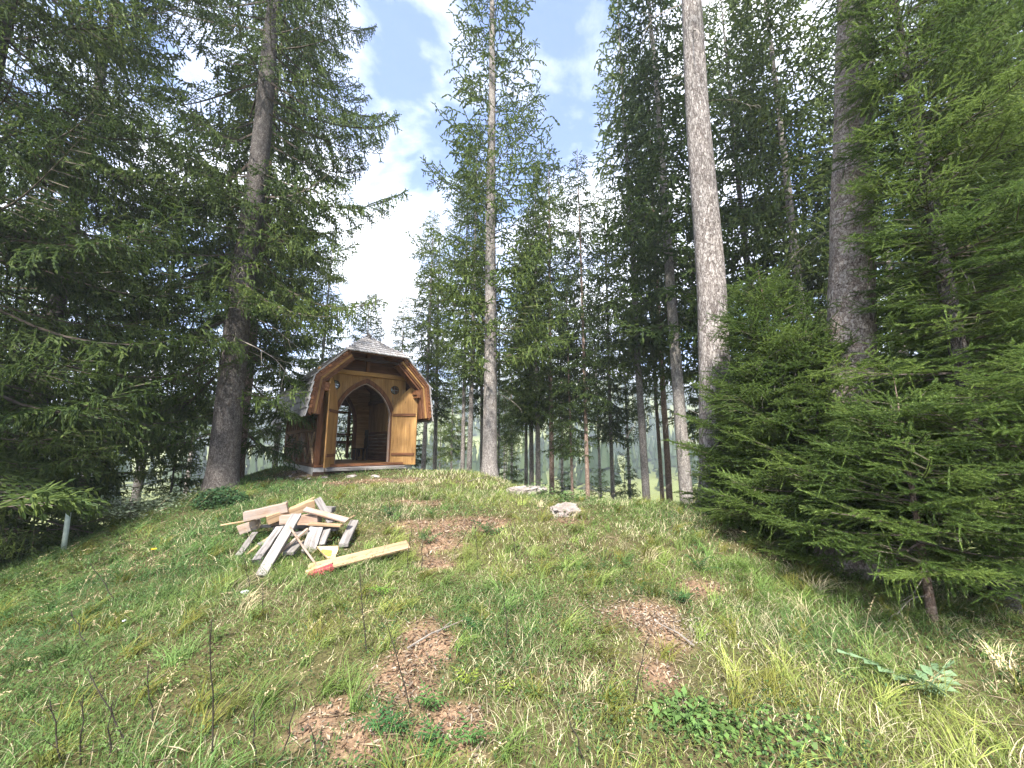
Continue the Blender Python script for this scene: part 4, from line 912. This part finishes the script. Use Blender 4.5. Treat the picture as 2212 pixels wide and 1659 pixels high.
    course(Vv((3.07, 0, 2.55)), Vv((2.26, 0, 3.38)), AX, lambda t: F0 - .03, lambda t: B0, 7, .15, lambda r, s: False)
    course(Vv((3.17, 0, 1.55)), Vv((3.03, 0, 2.58)), AX, lambda t: F0 - .03, lambda t: B0, 5, .22, lambda r, s: False)
    far_.obj('shingle', M['shingle'], roof)['kind'] = 'stuff'
    MB().bar((1.4, HIPV - .1, 4.15), (1.4, B0, 4.15), .16, .05).obj('ridge_board', M['wood_grey'][0], roof, .006)
    MB().bar((1.4, HIPV - .28, 4.12), (1.4, HIPV + .12, 4.30), .05, .05).obj('ridge_finial', M['wood_grey'][0], roof, .006)
    # verge: three stepped boards and a row of small scale shingles on both sides
    def off(p, q, d):               # move the profile inwards by d
        return p
    for sd_ in (0, 1):
        ptsr = pr[:3] if sd_ == 0 else [pr[6], pr[5], pr[4]]
        for b_i, (d0, d1, v0, mt) in enumerate(((.07, .135, F0 - .012, RD), (.138, .19, F0 + .02, HN), (.193, .25, F0 + .05, RD), (.253, .31, F0 + .09, RD))):
            for k in range(2):
                a0, a1 = Vv((ptsr[k][0], 0, ptsr[k][1])), Vv((ptsr[k + 1][0], 0, ptsr[k + 1][1])); d = (a1 - a0).normalized(); nn_ = Vv((d.z, 0, -d.x))
                if (Vv((UC, 0, 2.2)) - a0).dot(nn_) < 0: nn_ = -nn_
                tr_ = .16 * (d0 + d1); e0 = a0; e1 = a1 + (d * -d0 * .30 if k == 0 else d * .0); s0 = a0 + (d * d0 * .30 if k else Vv((0, 0, 0)))
                poly = [(s0 + nn_ * d0), (e1 + nn_ * d0), (e1 + nn_ * d1), (s0 + nn_ * d1)]
                MB().prism([(p.x, p.z) for p in poly], v0, v0 + .30).obj('barge_board', mt[0] if k else mt[2], roof, .003)
        for k in range(2):
            a0, a1 = Vv((ptsr[k][0], 0, ptsr[k][1])), Vv((ptsr[k + 1][0], 0, ptsr[k + 1][1])); d = (a1 - a0); L = d.length; d.normalize(); nn_ = Vv((d.z, 0, -d.x))
            if (Vv((UC, 0, 2.2)) - a0).dot(nn_) < 0: nn_ = -nn_
            ns = 9; 
            for i in range(ns):
                c0 = a0 + d * (L * i / ns + .009); c1 = a0 + d * (L * (i + 1) / ns - .009); poly = [c0 + nn_ * .003, c1 + nn_ * .003, c1 + nn_ * .067, c0 + nn_ * .067]
                MB().prism([(p.x, p.z) for p in poly], F0 - .03 - .006 * (i % 2), F0 + .06).obj('verge_shingle', RD[0], roof, .003)
    # rafters under the front overhang
    for u_ in (.54, 2.26): MB().box(u_ - .05, u_ + .05, F0 + .02, .5, 3.20, 3.295).obj('purlin', RD[1], roof, .005)
    for u_ in (.02, CW - .12): MB().box(u_, u_ + .10, F0 + .05, .1, 2.2, 2.298).obj('purlin', RD[1], roof, .005)
    MB().box(.62, 2.18, F0 + .30, F0 + .38, 3.20, 3.29).obj('hip_plate', DK[0], roof, .005)
    # ------------ furniture inside
    def inside(name, loc, rz, label, cat): 
        p = ch.matrix_world if False else Matrix.Translation(base) @ Matrix.Rotation(TH, 4, 'Z'); w_ = p @ Vector(loc); return tag(empty(name, w_, TH + rz), label, cat)
    t = inside('side_table', (1.75, 4.30, .20), 0, 'small dark table with crossed legs inside the chapel doorway', 'table')
    MB().box(-.5, .35, -.25, .25, .86, .89).obj('table_top', DK[0], t, .004)
    for v in (-.2, .2):
        for (x0, x1) in ((-.25, .1), (.1, -.25)): MB().bar((x0, v + (.0 if x0 < x1 else .03), 0), (x1, v + (.0 if x0 < x1 else .03), .858), .03, .03, (0, 1, 0)).obj('leg', DK[2], t, .003)
    t = inside('carved_chair', (2.32, 3.5, .20), R(-90), 'dark carved wooden chair against the inner wall of the chapel', 'chair')
    MB().prism([(-.2, .42), (.2, .42), (.21, .75), (.13, .86), (.2, .98), (.15, 1.12), (-.15, 1.12), (-.2, .98), (-.13, .86), (-.21, .75)], .18, .21).obj('backrest', DK[2], t, .004)
    MB().box(-.24, .24, -.22, .21, .40, .44).obj('seat', DK[0], t, .006)
    for sx in (-.2, .2):
        for sy in (-.18, .17): MB().box(sx - .03, sx + .03, sy - .03, sy + .03, 0, .398).obj('leg', DK[2], t, .004)
    MB().box(-.2, .2, -.1, -.07, .12, .398).obj('front_panel', DK[2], t, .004)
chapel()

# ------------------------------------------------------------------ pile of timber
Z2 = lambda x, y: src(x, y, 520, 1190, 4.254)
def plank(name, p0, p1, h0, h1, w, t, wood, label, cat='plank', roll=0.0, taper=None, notch=False):
    """a squared timber between two photo points, resting at heights h0/h1 over the soil"""
    a = hit(*Z2(*p0), h0); b = hit(*Z2(*p1), h1); d = b - a; L = d.length
    X = d.normalized(); Yv = Vector((0, 0, 1)).cross(X).normalized(); Zv = X.cross(Yv); m = Matrix((X, Yv, Zv)).transposed().to_4x4() @ Matrix.Rotation(R(roll), 4, 'X'); m.translation = (a + b) / 2
    q = MB(); e = 0 if taper is None else taper
    rgp = random.Random(label); ns = 5; base_n = len(q.v)
    # slightly bowed and irregular timber
    secs = []
    for k in range(ns + 1):
        x = -L / 2 + L * k / ns; f = 1 - e * (k / ns) ** 2; jw = w * f * rgp.uniform(.97, 1.03); jt = t * rgp.uniform(.97, 1.03); oz = rgp.uniform(-.05, .05) * t; xs = [rgp.uniform(-.012, .012) if k in (0, ns) else 0 for _ in range(4)]
        secs.append([(x + xs[0], -jw / 2, oz - jt / 2), (x + xs[1], jw / 2, oz - jt / 2), (x + xs[2], jw / 2, oz + jt / 2), (x + xs[3], -jw / 2, oz + jt / 2)])
    for s_ in secs: q.v += s_
    for k in range(ns):
        for j in range(4): q.f.append((k * 4 + j, k * 4 + (j + 1) % 4, k * 4 + 4 + (j + 1) % 4, k * 4 + 4 + j))
    q.f.append((3, 2, 1, 0)); q.f.append(tuple(ns * 4 + j for j in range(4)))
    o = q.obj(name, wood[0], None, .004); o.matrix_world = m; return tag(o, label, cat, 'timber of the scrap pile')
GW, PW, KW, RW = M['wood_grey'], M['wood_pale'], M['wood_pink'], M['wood_red']
PL_ = [
 ('timber_beam', (320, 300), (770, 200), .36, .40, .12, .12, KW, 'thick squared beam lying topmost at the left of the timber pile', 'beam', 0),
 ('timber_beam', (560, 340), (1050, 170), .28, .36, .12, .11, PW, 'long fresh beam running up to the right under the topmost one', 'beam', 0),
 ('stick', (700, 265), (1050, 108), .34, .42, .025, .02, PW, 'thin yellow stick along the back of the timber pile', 'stick', 0),
 ('plank', (110, 388), (420, 335), .16, .24, .07, .02, PW, 'pale pointed plank sticking out of the pile to the left', 'plank', 0),
 ('timber_beam', (285, 435), (470, 375), .14, .18, .12, .12, KW, 'short beam with reddish end at the left foot of the pile', 'beam', 0),
 ('plank', (262, 712), (440, 470), .02, .12, .07, .03, GW, 'small grey plank leaning at the far left of the pile', 'plank', 0),
 ('timber_beam', (455, 780), (700, 430), .04, .24, .09, .09, GW, 'grey squared timber leaning beside the longest grey board', 'beam', 0),
 ('plank', (500, 915), (870, 285), .02, .40, .11, .045, GW, 'longest weathered grey board slanting down the front of the pile', 'plank', 8),
 ('stick', (600, 745), (995, 425), .06, .26, .035, .03, KW, 'slim reddish batten slanting across the front of the pile', 'stick', 0),
 ('timber_beam', (715, 335), (900, 325), .26, .26, .13, .11, KW, 'short block with pale cut end in the middle of the pile', 'beam', 0),
 ('timber_beam', (905, 335), (1110, 335), .24, .24, .13, .12, KW, 'grey pink block right of the middle of the pile', 'beam', 0),
 ('plank', (950, 225), (1400, 345), .40, .26, .09, .025, KW, 'reddish plank slanting down to the right across the pile', 'plank', 25),
 ('plank', (1085, 115), (1230, 365), .44, .24, .09, .025, GW, 'greyish plank standing up at the back of the pile', 'plank', 15),
 ('timber_beam', (1150, 225), (1255, 232), .22, .22, .10, .08, GW, 'short grey offcut at the back right of the pile', 'beam', 0),
 ('plank', (1000, 378), (1335, 395), .24, .22, .09, .03, PW, 'pale plank lying level at the right of the pile', 'plank', 0),
 ('plank', (1010, 415), (1300, 435), .17, .15, .10, .03, GW, 'greyish plank just under the level pale one', 'plank', 0),
 ('plank', (985, 680), (1075, 420), .05, .22, .15, .045, GW, 'broad grey board leaning at the right front of the pile', 'plank', 10),
 ('plank', (1120, 600), (1185, 440), .07, .18, .09, .03, GW, 'narrower grey board next to the broad leaning one', 'plank', -8),
 ('timber_beam', (1355, 600), (1470, 350), .05, .16, .11, .05, GW, 'grey board lying apart at the right end of the pile', 'beam', 0),
 ('plank', (1000, 850), (2030, 592), .09, .13, .15, .025, PW, 'long new pale plank lying in the grass right of the pile', 'plank', 22),
 ('plank', (780, 690), (905, 560), .08, .12, .12, .04, GW, 'dark gap board low in the front of the pile', 'plank', 0),
 ('plank', (820, 700), (950, 600), .03, .06, .10, .03, GW, 'lowest short board under the front of the pile', 'plank', 0),
 ('plank', (400, 405), (640, 400), .12, .12, .10, .025, GW, 'thin grey board sandwiched under the left beams', 'plank', 0),
 ('timber_beam', (480, 625), (570, 590), .06, .06, .10, .09, GW, 'dark stub of timber low at the left of the pile', 'beam', 0),
 ('stick', (345, 700), (590, 510), .03, .12, .03, .012, PW, 'peeling bark strip lying at the lower left of the pile', 'stick', 0),
 ('stick', (1395, 330), (1478, 290), .10, .14, .02, .015, PW, 'tiny pale splinter at the right tip of the reddish plank', 'stick', 0),
 ('plank', (640, 420), (1000, 405), .10, .10, .11, .05, GW, 'grey plank in the lower core of the pile', 'plank', 0),
 ('plank', (700, 480), (1010, 470), .05, .06, .12, .05, GW, 'grey plank at the very bottom of the pile', 'plank', 0),
 ('plank', (650, 380), (690, 260), .20, .24, .10, .04, KW, 'short cross board wedged behind the fresh beam', 'plank', 0),
 ('stick', (560, 235), (770, 150), .30, .30, .02, .02, GW, 'thin stick lying behind the topmost beam', 'stick', 0),
]
for (nm, p0, p1, h0, h1, w, t, wd, lab, ct, rl) in PL_: plank(nm, p0, p1, h0, h1, w, t, wd, lab, ct, rl)
# broken board with a yellow paint patch
def yellow_board():
    P = [hit(*Z2(*p), h) for p, h in (((1080, 612), .13), ((1300, 606), .13), ((1300, 650), .115), ((1278, 700), .10), ((1262, 778), .075), ((1225, 770), .075), ((1150, 690), .10))]
    c = sum(P, Vector()) / len(P); nrm = (P[1] - P[0]).cross(P[4] - P[0]).normalized()
    if nrm.z < 0: nrm = -nrm
    t = empty('broken_board', c); tag(t, 'broken triangular board with a yellow paint patch in front of the pile', 'board', 'timber of the scrap pile')
    m = MB(); k = len(P); m.v = [tuple(p - c) for p in P] + [tuple(p - c - nrm * .02) for p in P]; m.f = [tuple(range(k)), tuple(range(2 * k - 1, k - 1, -1))] + [(i, k + i, k + (i + 1) % k, (i + 1) % k) for i in range(k)]
    m.obj('board', PW[0], t)
    Q_ = [hit(*Z2(*p), h) + nrm * .003 for p, h in (((1118, 660), .115), ((1140, 645), .12), ((1235, 655), .115), ((1220, 712), .10), ((1190, 712), .10), ((1160, 702), .10))]
    m = MB(); k = len(Q_); dq = [q - nrm * (q - P[0]).dot(nrm) + nrm * .003 for q in Q_]; m.v = [tuple(q - c) for q in dq]; m.f = [tuple(range(k))]
    m.obj('paint_patch', mat('yellow_paint', lambda nt: princ(nt, ramp(nt, noise(nt, mapped(nt), 30), [(.3, (.75, .55, .03)), (.7, (.85, .70, .08))]), .6)), t)
yellow_board()
# broom
def broom():
    a = hit(*Z2(965, 905), .06); b = hit(*Z2(1245, 800), .10); c = (a + b) / 2; X = (b - a).normalized(); L = (b - a).length; e = hit(*Z2(795, 405), .33)
    hd = (e - c).normalized(); Zv = (hd - X * hd.dot(X)).normalized(); Yv = Zv.cross(X); t = empty('broom', Vector((c.x, c.y, gz(c.x, c.y)))); tag(t, 'broom with wooden handle and red bristles lying against the timber pile', 'broom')
    # the head lies on its side: bristles point towards the viewer and down
    bd = (Vector((0, -.75, -.35)) - X * Vector((0, -.75, -.35)).dot(X)).normalized(); sd2 = X.cross(bd).normalized(); o = t.location
    F = Matrix((X, bd, sd2)).transposed().to_4x4(); F.translation = c - o
    MB().box(-L / 2, L / 2, -.035, .0, -.028, .028, F).obj('broom_head', PW[0], t, .006)
    MB().tube([tuple(c - o + Vector((0, 0, .0))), tuple((c + e) / 2 - o + Vector((0, 0, -.01))), tuple(e - o)], .0125, .0115, 10).obj('handle', KW[0], t, 0, True)
    q = MB(); rgb = random.Random(2)
    for i in range(34):
        for j in range(3):
            x = -L / 2 + .012 + (L - .024) * i / 33; z = (-.018, 0, .018)[j]; p0 = F @ Vector((x, .001, z)); p1 = F @ Vector((x + rgb.uniform(-.012, .012), .062 + rgb.uniform(-.006, .006), z * 1.5 + rgb.uniform(-.008, .008))); q.tube([tuple(p0), tuple(p1)], .0026, .0022, 4)
    bo = q.obj('bristles', mat('red_bristle', lambda nt: princ(nt, (.42, .06, .085), .6)), t); bo['kind'] = 'stuff'
broom()

# ------------------------------------------------------------------ rocks
def rock_mat(nt):
    v = mapped(nt); n1 = noise(nt, v, 4, 7, .65); n2 = noise(nt, v, 18, 5); c = ramp(nt, n1, [(.3, (.15, .12, .105)), (.55, (.27, .235, .215)), (.75, (.38, .35, .33))]); c = mixc_(nt, .5, c, ramp(nt, n2, [(.3, (.6, .6, .6)), (.7, (1.2, 1.2, 1.2))]), 'MULTIPLY'); return princ(nt, c, .95, n2, .8, .03)
M['rock'] = mat('limestone', rock_mat)
def rock(px, py, w, h, dpt, seed, label):
    import bmesh
    from mathutils import noise as mn
    c = hit(px, py); bm = bmesh.new(); bmesh.ops.create_icosphere(bm, subdivisions=5, radius=1)
    for v in bm.verts:
        p = v.co.copy(); f = 1 + .38 * mn.noise(p * 1.1 + Vector((seed, 0, 0))) + .18 * mn.noise(p * 2.7 + Vector((0, seed, 0))) + .07 * mn.noise(p * 7)
        q = mn.cell(p * 2.2 + Vector((seed, seed, 0))); p = p * (f + .05 * q); p.z = (min(p.z, .55 + .2 * mn.noise(p * 1.6)))
        v.co = Vector((p.x * w / 2 * (1 + .25 * p.z), p.y * dpt / 2, p.z * h))
    me = bpy.data.meshes.new('rock'); bm.to_mesh(me); bm.free(); me.materials.append(M['rock'])
    o = link('rock', me, None, (c.x, c.y, c.z + .02), (.05, -.08, .2 * seed)); return tag(o, label, 'rock', 'rocks beside the path')
rock(1130, 1067, .85, .20, .5, 2.3, 'larger pale rock lying in the grass on the crest')
rock(1220, 1108, .62, .15, .42, 5.1, 'smaller flat rock lying nearer than the other on the path edge')

# ------------------------------------------------------------------ dry stalks, leafy plants and small things
def stalk(p_base, p_top, label, group):
    b = hit(*p_base); t = at_y(*p_top, b.y + random.uniform(-.06, .06)); m = MB(); rgq = random.Random(p_base[0]); n = 7; o = Vector((b.x, b.y, b.z - .03)); pts = []
    for k in range(n):
        f = k / (n - 1); p = (b - Vector((0, 0, .03))) * (1 - f) + t * f; j = .012 * math.sin(f * 3.1); pts.append(p - o + Vector((j * rgq.uniform(-1, 1), j * rgq.uniform(-1, 1), 0)))
    m.tube([tuple(p) for p in pts], .0048, .0022, 5)
    for k in range(2, n - 1):
        if rgq.random() < .6:
            d = Vector((rgq.uniform(-1, 1), rgq.uniform(-1, 1), 1.2)).normalized() * rgq.uniform(.03, .09); m.tube([tuple(pts[k]), tuple(pts[k] + d)], .0022, .001, 4)
    s_ = m.obj('dry_stalk', M['stalk']); s_.location = o; tag(s_, label, 'stalk', group)
Z1 = lambda x, y: src(x, y, 0, 1350, 2.602)
Z3 = lambda x, y: src(x, y, 800, 1350, 2.602)
Z4 = lambda x, y: src(x, y, 900, 1100, 2.458)
ST = [(Z1(1352, 1340), Z1(1345, 420)), (Z1(412, 1350), Z1(315, 930)), (Z1(520, 1345), Z1(530, 900)), (Z1(690, 1345), Z1(710, 960)), (Z1(830, 1230), Z1(560, 740)), (Z1(985, 1090), Z1(940, 720)), (Z1(1635, 1345), Z1(1610, 1000)), (Z1(2030, 1340), Z1(1970, 1100)),
      (Z1(1780, 1340), Z1(1880, 930)), (Z1(765, 320), Z1(570, 60)), (Z1(590, 630), Z1(450, 370)), (Z1(1600, 260), Z1(1550, 30)), (Z1(1680, 430), Z1(1670, 180)), (Z3(250, 640), Z3(205, 120)), (Z3(540, 1000), Z3(375, 440)), (Z3(1655, 1345), Z3(1510, 960)),
      (Z3(1930, 960), Z3(2030, 540)), (Z3(1150, 600), Z3(1115, 260)), (Z4(895, 655), Z4(845, 410)), (Z4(655, 660), Z4(640, 450)), (Z4(320, 720), Z4(318, 480)), (Z4(230, 720), Z4(258, 460)), (Z4(140, 400), Z4(110, 250)), (Z4(190, 390), Z4(205, 220)), (Z4(60, 390), Z4(85, 250)), (Z4(500, 600), Z4(660, 380))]
ORD = 'first second third fourth fifth sixth seventh eighth ninth tenth eleventh twelfth thirteenth fourteenth fifteenth sixteenth seventeenth eighteenth'.split()
fg = sorted([s_ for s_ in ST if s_[0][1] > 1380]); bgk = sorted([s_ for s_ in ST if s_[0][1] <= 1380])
for k, (p0, p1) in enumerate(fg): stalk(p0, p1, 'thin dark dry stalk in the foreground grass, ' + ORD[k] + ' from the left', 'dry stalks in the foreground')
for k, (p0, p1) in enumerate(bgk): stalk(p0, p1, 'thin dark dry stalk farther up the knoll, ' + ORD[k] + ' from the left', 'dry stalks farther up')

def leafplant(px, py, size, nl, col, label, cat='plant', group='leafy plants in the grass', lobes=6, up=.5, name='leafy_plant', wide=.22, seed=None, fat=1.0):
    """rosette of pinnate leaves; every leaf a part"""
    c = hit(px, py); t = empty(name, c); tag(t, label, cat, group); rgl = random.Random(seed or px)
    def lm(nt):
        g = nt.nodes.new('ShaderNodeNewGeometry'); cc = ramp(nt, g.outputs['Random Per Island'], [(0, tuple(.75 * q for q in col)), (1, tuple(1.25 * q for q in col))]); return leafy(nt, cc, .3)
    mt = mat('plant_leaf', lm)
    m = MB(); n = lobes
    for k in range(n + 1):          # opposite leaflets along a midrib
        f = (k + .6) / (n + .6); x = f; z = up * .5 * math.sin(f * 2.2); wl2 = wide * math.sin(min(1, f * 1.15 + .12) * math.pi) ** .7 + .03
        for sg in (1, -1):
            i = len(m.v); L2 = wl2; m.v += [(x - .01 - .07 * (fat - 1), 0, z), (x + .07 * fat, sg * L2 * .45, z + .02), (x + .12, sg * L2, z - .03), (x + .02 - .36 / (n + 2) * fat, sg * L2 * .55, z + .01)]; m.f.append((i, i + 1, i + 2, i + 3))
        i = len(m.v); m.v += [(x - .9 / n, -.012, z - .02), (x + .02, -.008, z), (x + .02, .008, z), (x - .9 / n, .012, z - .02)]; m.f.append((i, i + 1, i + 2, i + 3))
    me = m.mesh('leaf', mt)
    for k in range(nl):
        o = link('leaf', me, t); s_ = size * rgl.uniform(.7, 1.15); o.matrix_local = Matrix.Translation((0, 0, .01 + .01 * k)) @ mat_from_dir(6.283 * k / nl + rgl.uniform(-.4, .4), R(rgl.uniform(2, 30)), rgl.uniform(-.3, .3), (s_, s_, s_))
DG, MG, YG, SG = (.045, .11, .036), (.075, .15, .042), (.19, .24, .045), (.15, .23, .12)
LP = [(Z3(330, 1160), .16, 6, DG, 'dark green pinnate plant on the bare soil at the bottom, leftmost'), (Z3(440, 1170), .15, 5, DG, 'dark pinnate plant right beside the leftmost bottom one'), (Z3(650, 1010), .17, 6, MG, 'fern-like bright plant above the bottom bare patch'),
      (Z3(650, 1240), .15, 6, DG, 'fern-like dark plant below the bottom bare patch'), (Z3(700, 1330), .17, 6, MG, 'fern-like plant cut by the bottom edge'), (Z3(930, 1240), .18, 6, MG, 'leafy plant at the right of the bottom bare patch'), (Z3(1120, 910), .13, 4, YG, 'yellow-green lobed plant in the middle foreground'),
      (Z3(900, 860), .13, 5, YG, 'yellowish fern-like plant left of the lobed one'), (Z3(950, 520), .16, 6, DG, 'dark leafy clump in the middle of the meadow'), (Z4(380, 400), .14, 6, DG, 'dark weed on the bare soil below the chapel'), (Z4(720, 510), .24, 7, DG, 'wide dark weed right of the bare path'), (Z4(130, 400), .25, 7, DG, 'dark weed with dry stalks left of the path'),
      (Z4(1990, 730), .2, 6, DG, 'dark weed near the right trunks'), (Z4(350, 560), .2, 6, DG, 'dark weed at the end of the long new plank'), (Z3(1900, 100), .16, 6, MG, 'green weed above the right bare patch'), (Z4(70, 870), .13, 5, (.16, .30, .05), 'bright green weed below the broom')]
for (p, s_, nl, col, lab) in LP: leafplant(p[0], p[1], s_, nl, col, lab)
leafplant(*Z4(1880, 920), .16, 6, DG, 'fern-like weed at the right end of the stony patch', lobes=9)
leafplant(2000, 1500, .36, 3, SG, 'large pale grey-green thistle leaf at the lower right', lobes=5, wide=.30, name='thistle', up=.25, fat=1.9)
def bush(px, py, w, h, n, col, label, name='leafy_bush', size=.06, group=None):
    c = hit(px, py); rng = np.random.default_rng(int(px)); t = empty(name, c); tag(t, label, 'bush', group); u = rng.normal(0, 1, (n, 3)); u /= np.linalg.norm(u, axis=1)[:, None]; r_ = rng.random((n, 1)) ** .4; P = u * r_ * np.array([w / 2, w / 3, h]); P[:, 2] = np.abs(P[:, 2]) * (.6 + .5 * fbm(P[:, 0] * 6 + 9, P[:, 1] * 6, 4))
    L = Leafs(); leaflets(L, P[:, 0], P[:, 1], P[:, 2], size * (.6 + .8 * rng.random(n)), np.array(col)[None] * (.6 + .8 * rng.random((n, 1))), rng, .6)
    link('foliage', L.build('foliage', (M['blade'],)), t); m = MB()
    for k in range(16): a = P[rng.integers(0, n)]; m.tube([(a[0] * .4, a[1] * .4, -.05), tuple(a)], .005, .002, 4)
    m.obj('stems', M['twig'], t)
bush(480, 1092, 1.0, .38, 1500, (.045, .095, .04), 'dark nettle bush around the foot of the big left spruce')
bush(330, 1085, 1.8, .5, 1100, (.20, .25, .16), 'pale grey-green shrub on the bank left of the big trunk')
bush(1640, 1600, .85, .13, 420, (.12, .20, .055), 'bright green herb patch at the bottom right of centre', size=.034)
bush(1490, 1555, .55, .10, 220, (.11, .19, .055), 'bright green herb patch left of the other at the bottom', size=.045)
bush(1240, 1085, .8, .28, 420, (.09, .15, .05), 'weeds growing behind the smaller rock')
bush(1165, 1045, .8, .4, 420, (.10, .16, .06), 'weeds growing behind the larger rock')
# yellow flower, scraps of paper, pale post
def small():
    c = hit(325, 1226); t = empty('yellow_flower', c); tag(t, 'single yellow flower in the dark grass left of the timber pile', 'flower'); ym = mat('yellow_petal', lambda nt: princ(nt, (.80, .55, .02), .6)); MB().tube([(0, 0, -.02), (.01, 0, .2)], .003, .002, 5).obj('stem', M['stalk'], t)
    for k in range(9):
        o = link('petal', MB().prism([(0, -.004), (.02, -.008), (.03, 0), (.02, .008), (0, .004)], 0, .002, 'xy').mesh('petal', ym), t); o.matrix_local = Matrix.Translation((.01, 0, .2)) @ mat_from_dir(k * .7, .3, 0, (1, 1, 1))
    wm = mat('white_paper', lambda nt: princ(nt, ramp(nt, noise(nt, mapped(nt), 40), [(.3, (.6, .6, .62)), (.7, (.85, .85, .86))]), .8))
    for (px, py, s_, lab) in ((530, 1272, .035, 'crumpled white scrap lying in the grass below the timber pile'), (268, 1332, .018, 'small white flower head in the left meadow')):
        c = hit(px, py, .08); import bmesh; bm = bmesh.new(); bmesh.ops.create_icosphere(bm, subdivisions=2, radius=s_)
        from mathutils import noise as mn
        for v in bm.verts: v.co *= .7 + .9 * mn.noise(v.co * 40); v.co.z *= .6
        me = bpy.data.meshes.new('white_scrap'); bm.to_mesh(me); bm.free(); me.materials.append(wm); o = link('white_scrap', me, None, (c.x, c.y, c.z - .03)); tag(o, lab, 'scrap')
    b = hit(137, 1192); tp = at_y(148, 1108, b.y); pm = mat('pale_tube', lambda nt: princ(nt, ramp(nt, noise(nt, mapped(nt), 12), [(.3, (.42, .50, .42)), (.7, (.62, .70, .62))]), .6)); t = empty('plant_guard', b); tag(t, 'pale green plant guard tube standing on the bank at left', 'plant guard')
    MB().tube([(0, 0, -.1), tuple((tp - b) * .5), tuple(tp - b)], .034, .032, 14).obj('tube', pm, t, 0, True); MB().tube([(.0, 0, -.1), tuple((tp - b) * 1.12)], .010, .009, 6).obj('sapling_stem', M['twig'], t)
small()
# dry fallen twigs
for k, (x0, y0, x1, y1, lab) in enumerate(((1500, 1395, 1420, 1345, 'dry twig lying across the stony patch'), (880, 1400, 1000, 1340, 'long dry stem lying across the middle bare patch'), (1010, 1040, 1050, 1032, 'short twig lying beside the chapel step'))):
    a = hit(x0, y0, .03); b = hit(x1, y1, .04); m = MB(); d = b - a; m.tube([(0, 0, 0), tuple(d * .4 + Vector((0, 0, .02))), tuple(d)], .008, .004, 5); m.tube([tuple(d * .5), tuple(d * .62 + Vector((.05, .06, .04)))], .004, .002, 4)
    o = m.obj('fallen_twig', M['deadtwig']); o.location = a; tag(o, lab, 'twig', 'fallen twigs')
# stones around the chapel foot
rgz = random.Random(4)
for k, (px, py) in enumerate(((626, 1030), (636, 1022), (645, 1036), (656, 1028), (668, 1034), (700, 1032), (760, 1030), (810, 1030))):
    c = hit(px, py)
    if c is None: continue
    import bmesh
    from mathutils import noise as mn
    bm = bmesh.new(); bmesh.ops.create_icosphere(bm, subdivisions=2, radius=1); s_ = rgz.uniform(.05, .11)
    for v in bm.verts: p = v.co.copy(); v.co = Vector((p.x * 1.3, p.y, p.z * .55)) * s_ * (1 + .5 * mn.noise(p * 1.4 + Vector((k * 3, 0, 0))))
    me = bpy.data.meshes.new('loose_stone'); bm.to_mesh(me); bm.free(); me.materials.append(M['rock']); tag(link('loose_stone', me, None, (c.x, c.y, c.z)), 'loose pale stone at the foot of the chapel, ' + ORD[k] + ' from the left', 'stone', 'loose stones by the chapel')

# ------------------------------------------------------------------ air of the valley
hz = MB().box(-1700, 1700, -1700, 1700, -60, 150); hm = bpy.data.materials.new('haze'); hm.use_nodes = True; nt = hm.node_tree
for n in list(nt.nodes): nt.nodes.remove(n)
o_ = nt.nodes.new('ShaderNodeOutputMaterial'); pv = nt.nodes.new('ShaderNodeVolumePrincipled'); pv.inputs['Color'].default_value = (.82, .9, 1, 1); pv.inputs['Density'].default_value = .0014; pv.inputs['Anisotropy'].default_value = .2; nt.links.new(pv.outputs[0], o_.inputs['Volume'])
tag(hz.obj('haze', hm), 'pale haze lying in the valley air', 'haze')['kind'] = 'stuff'
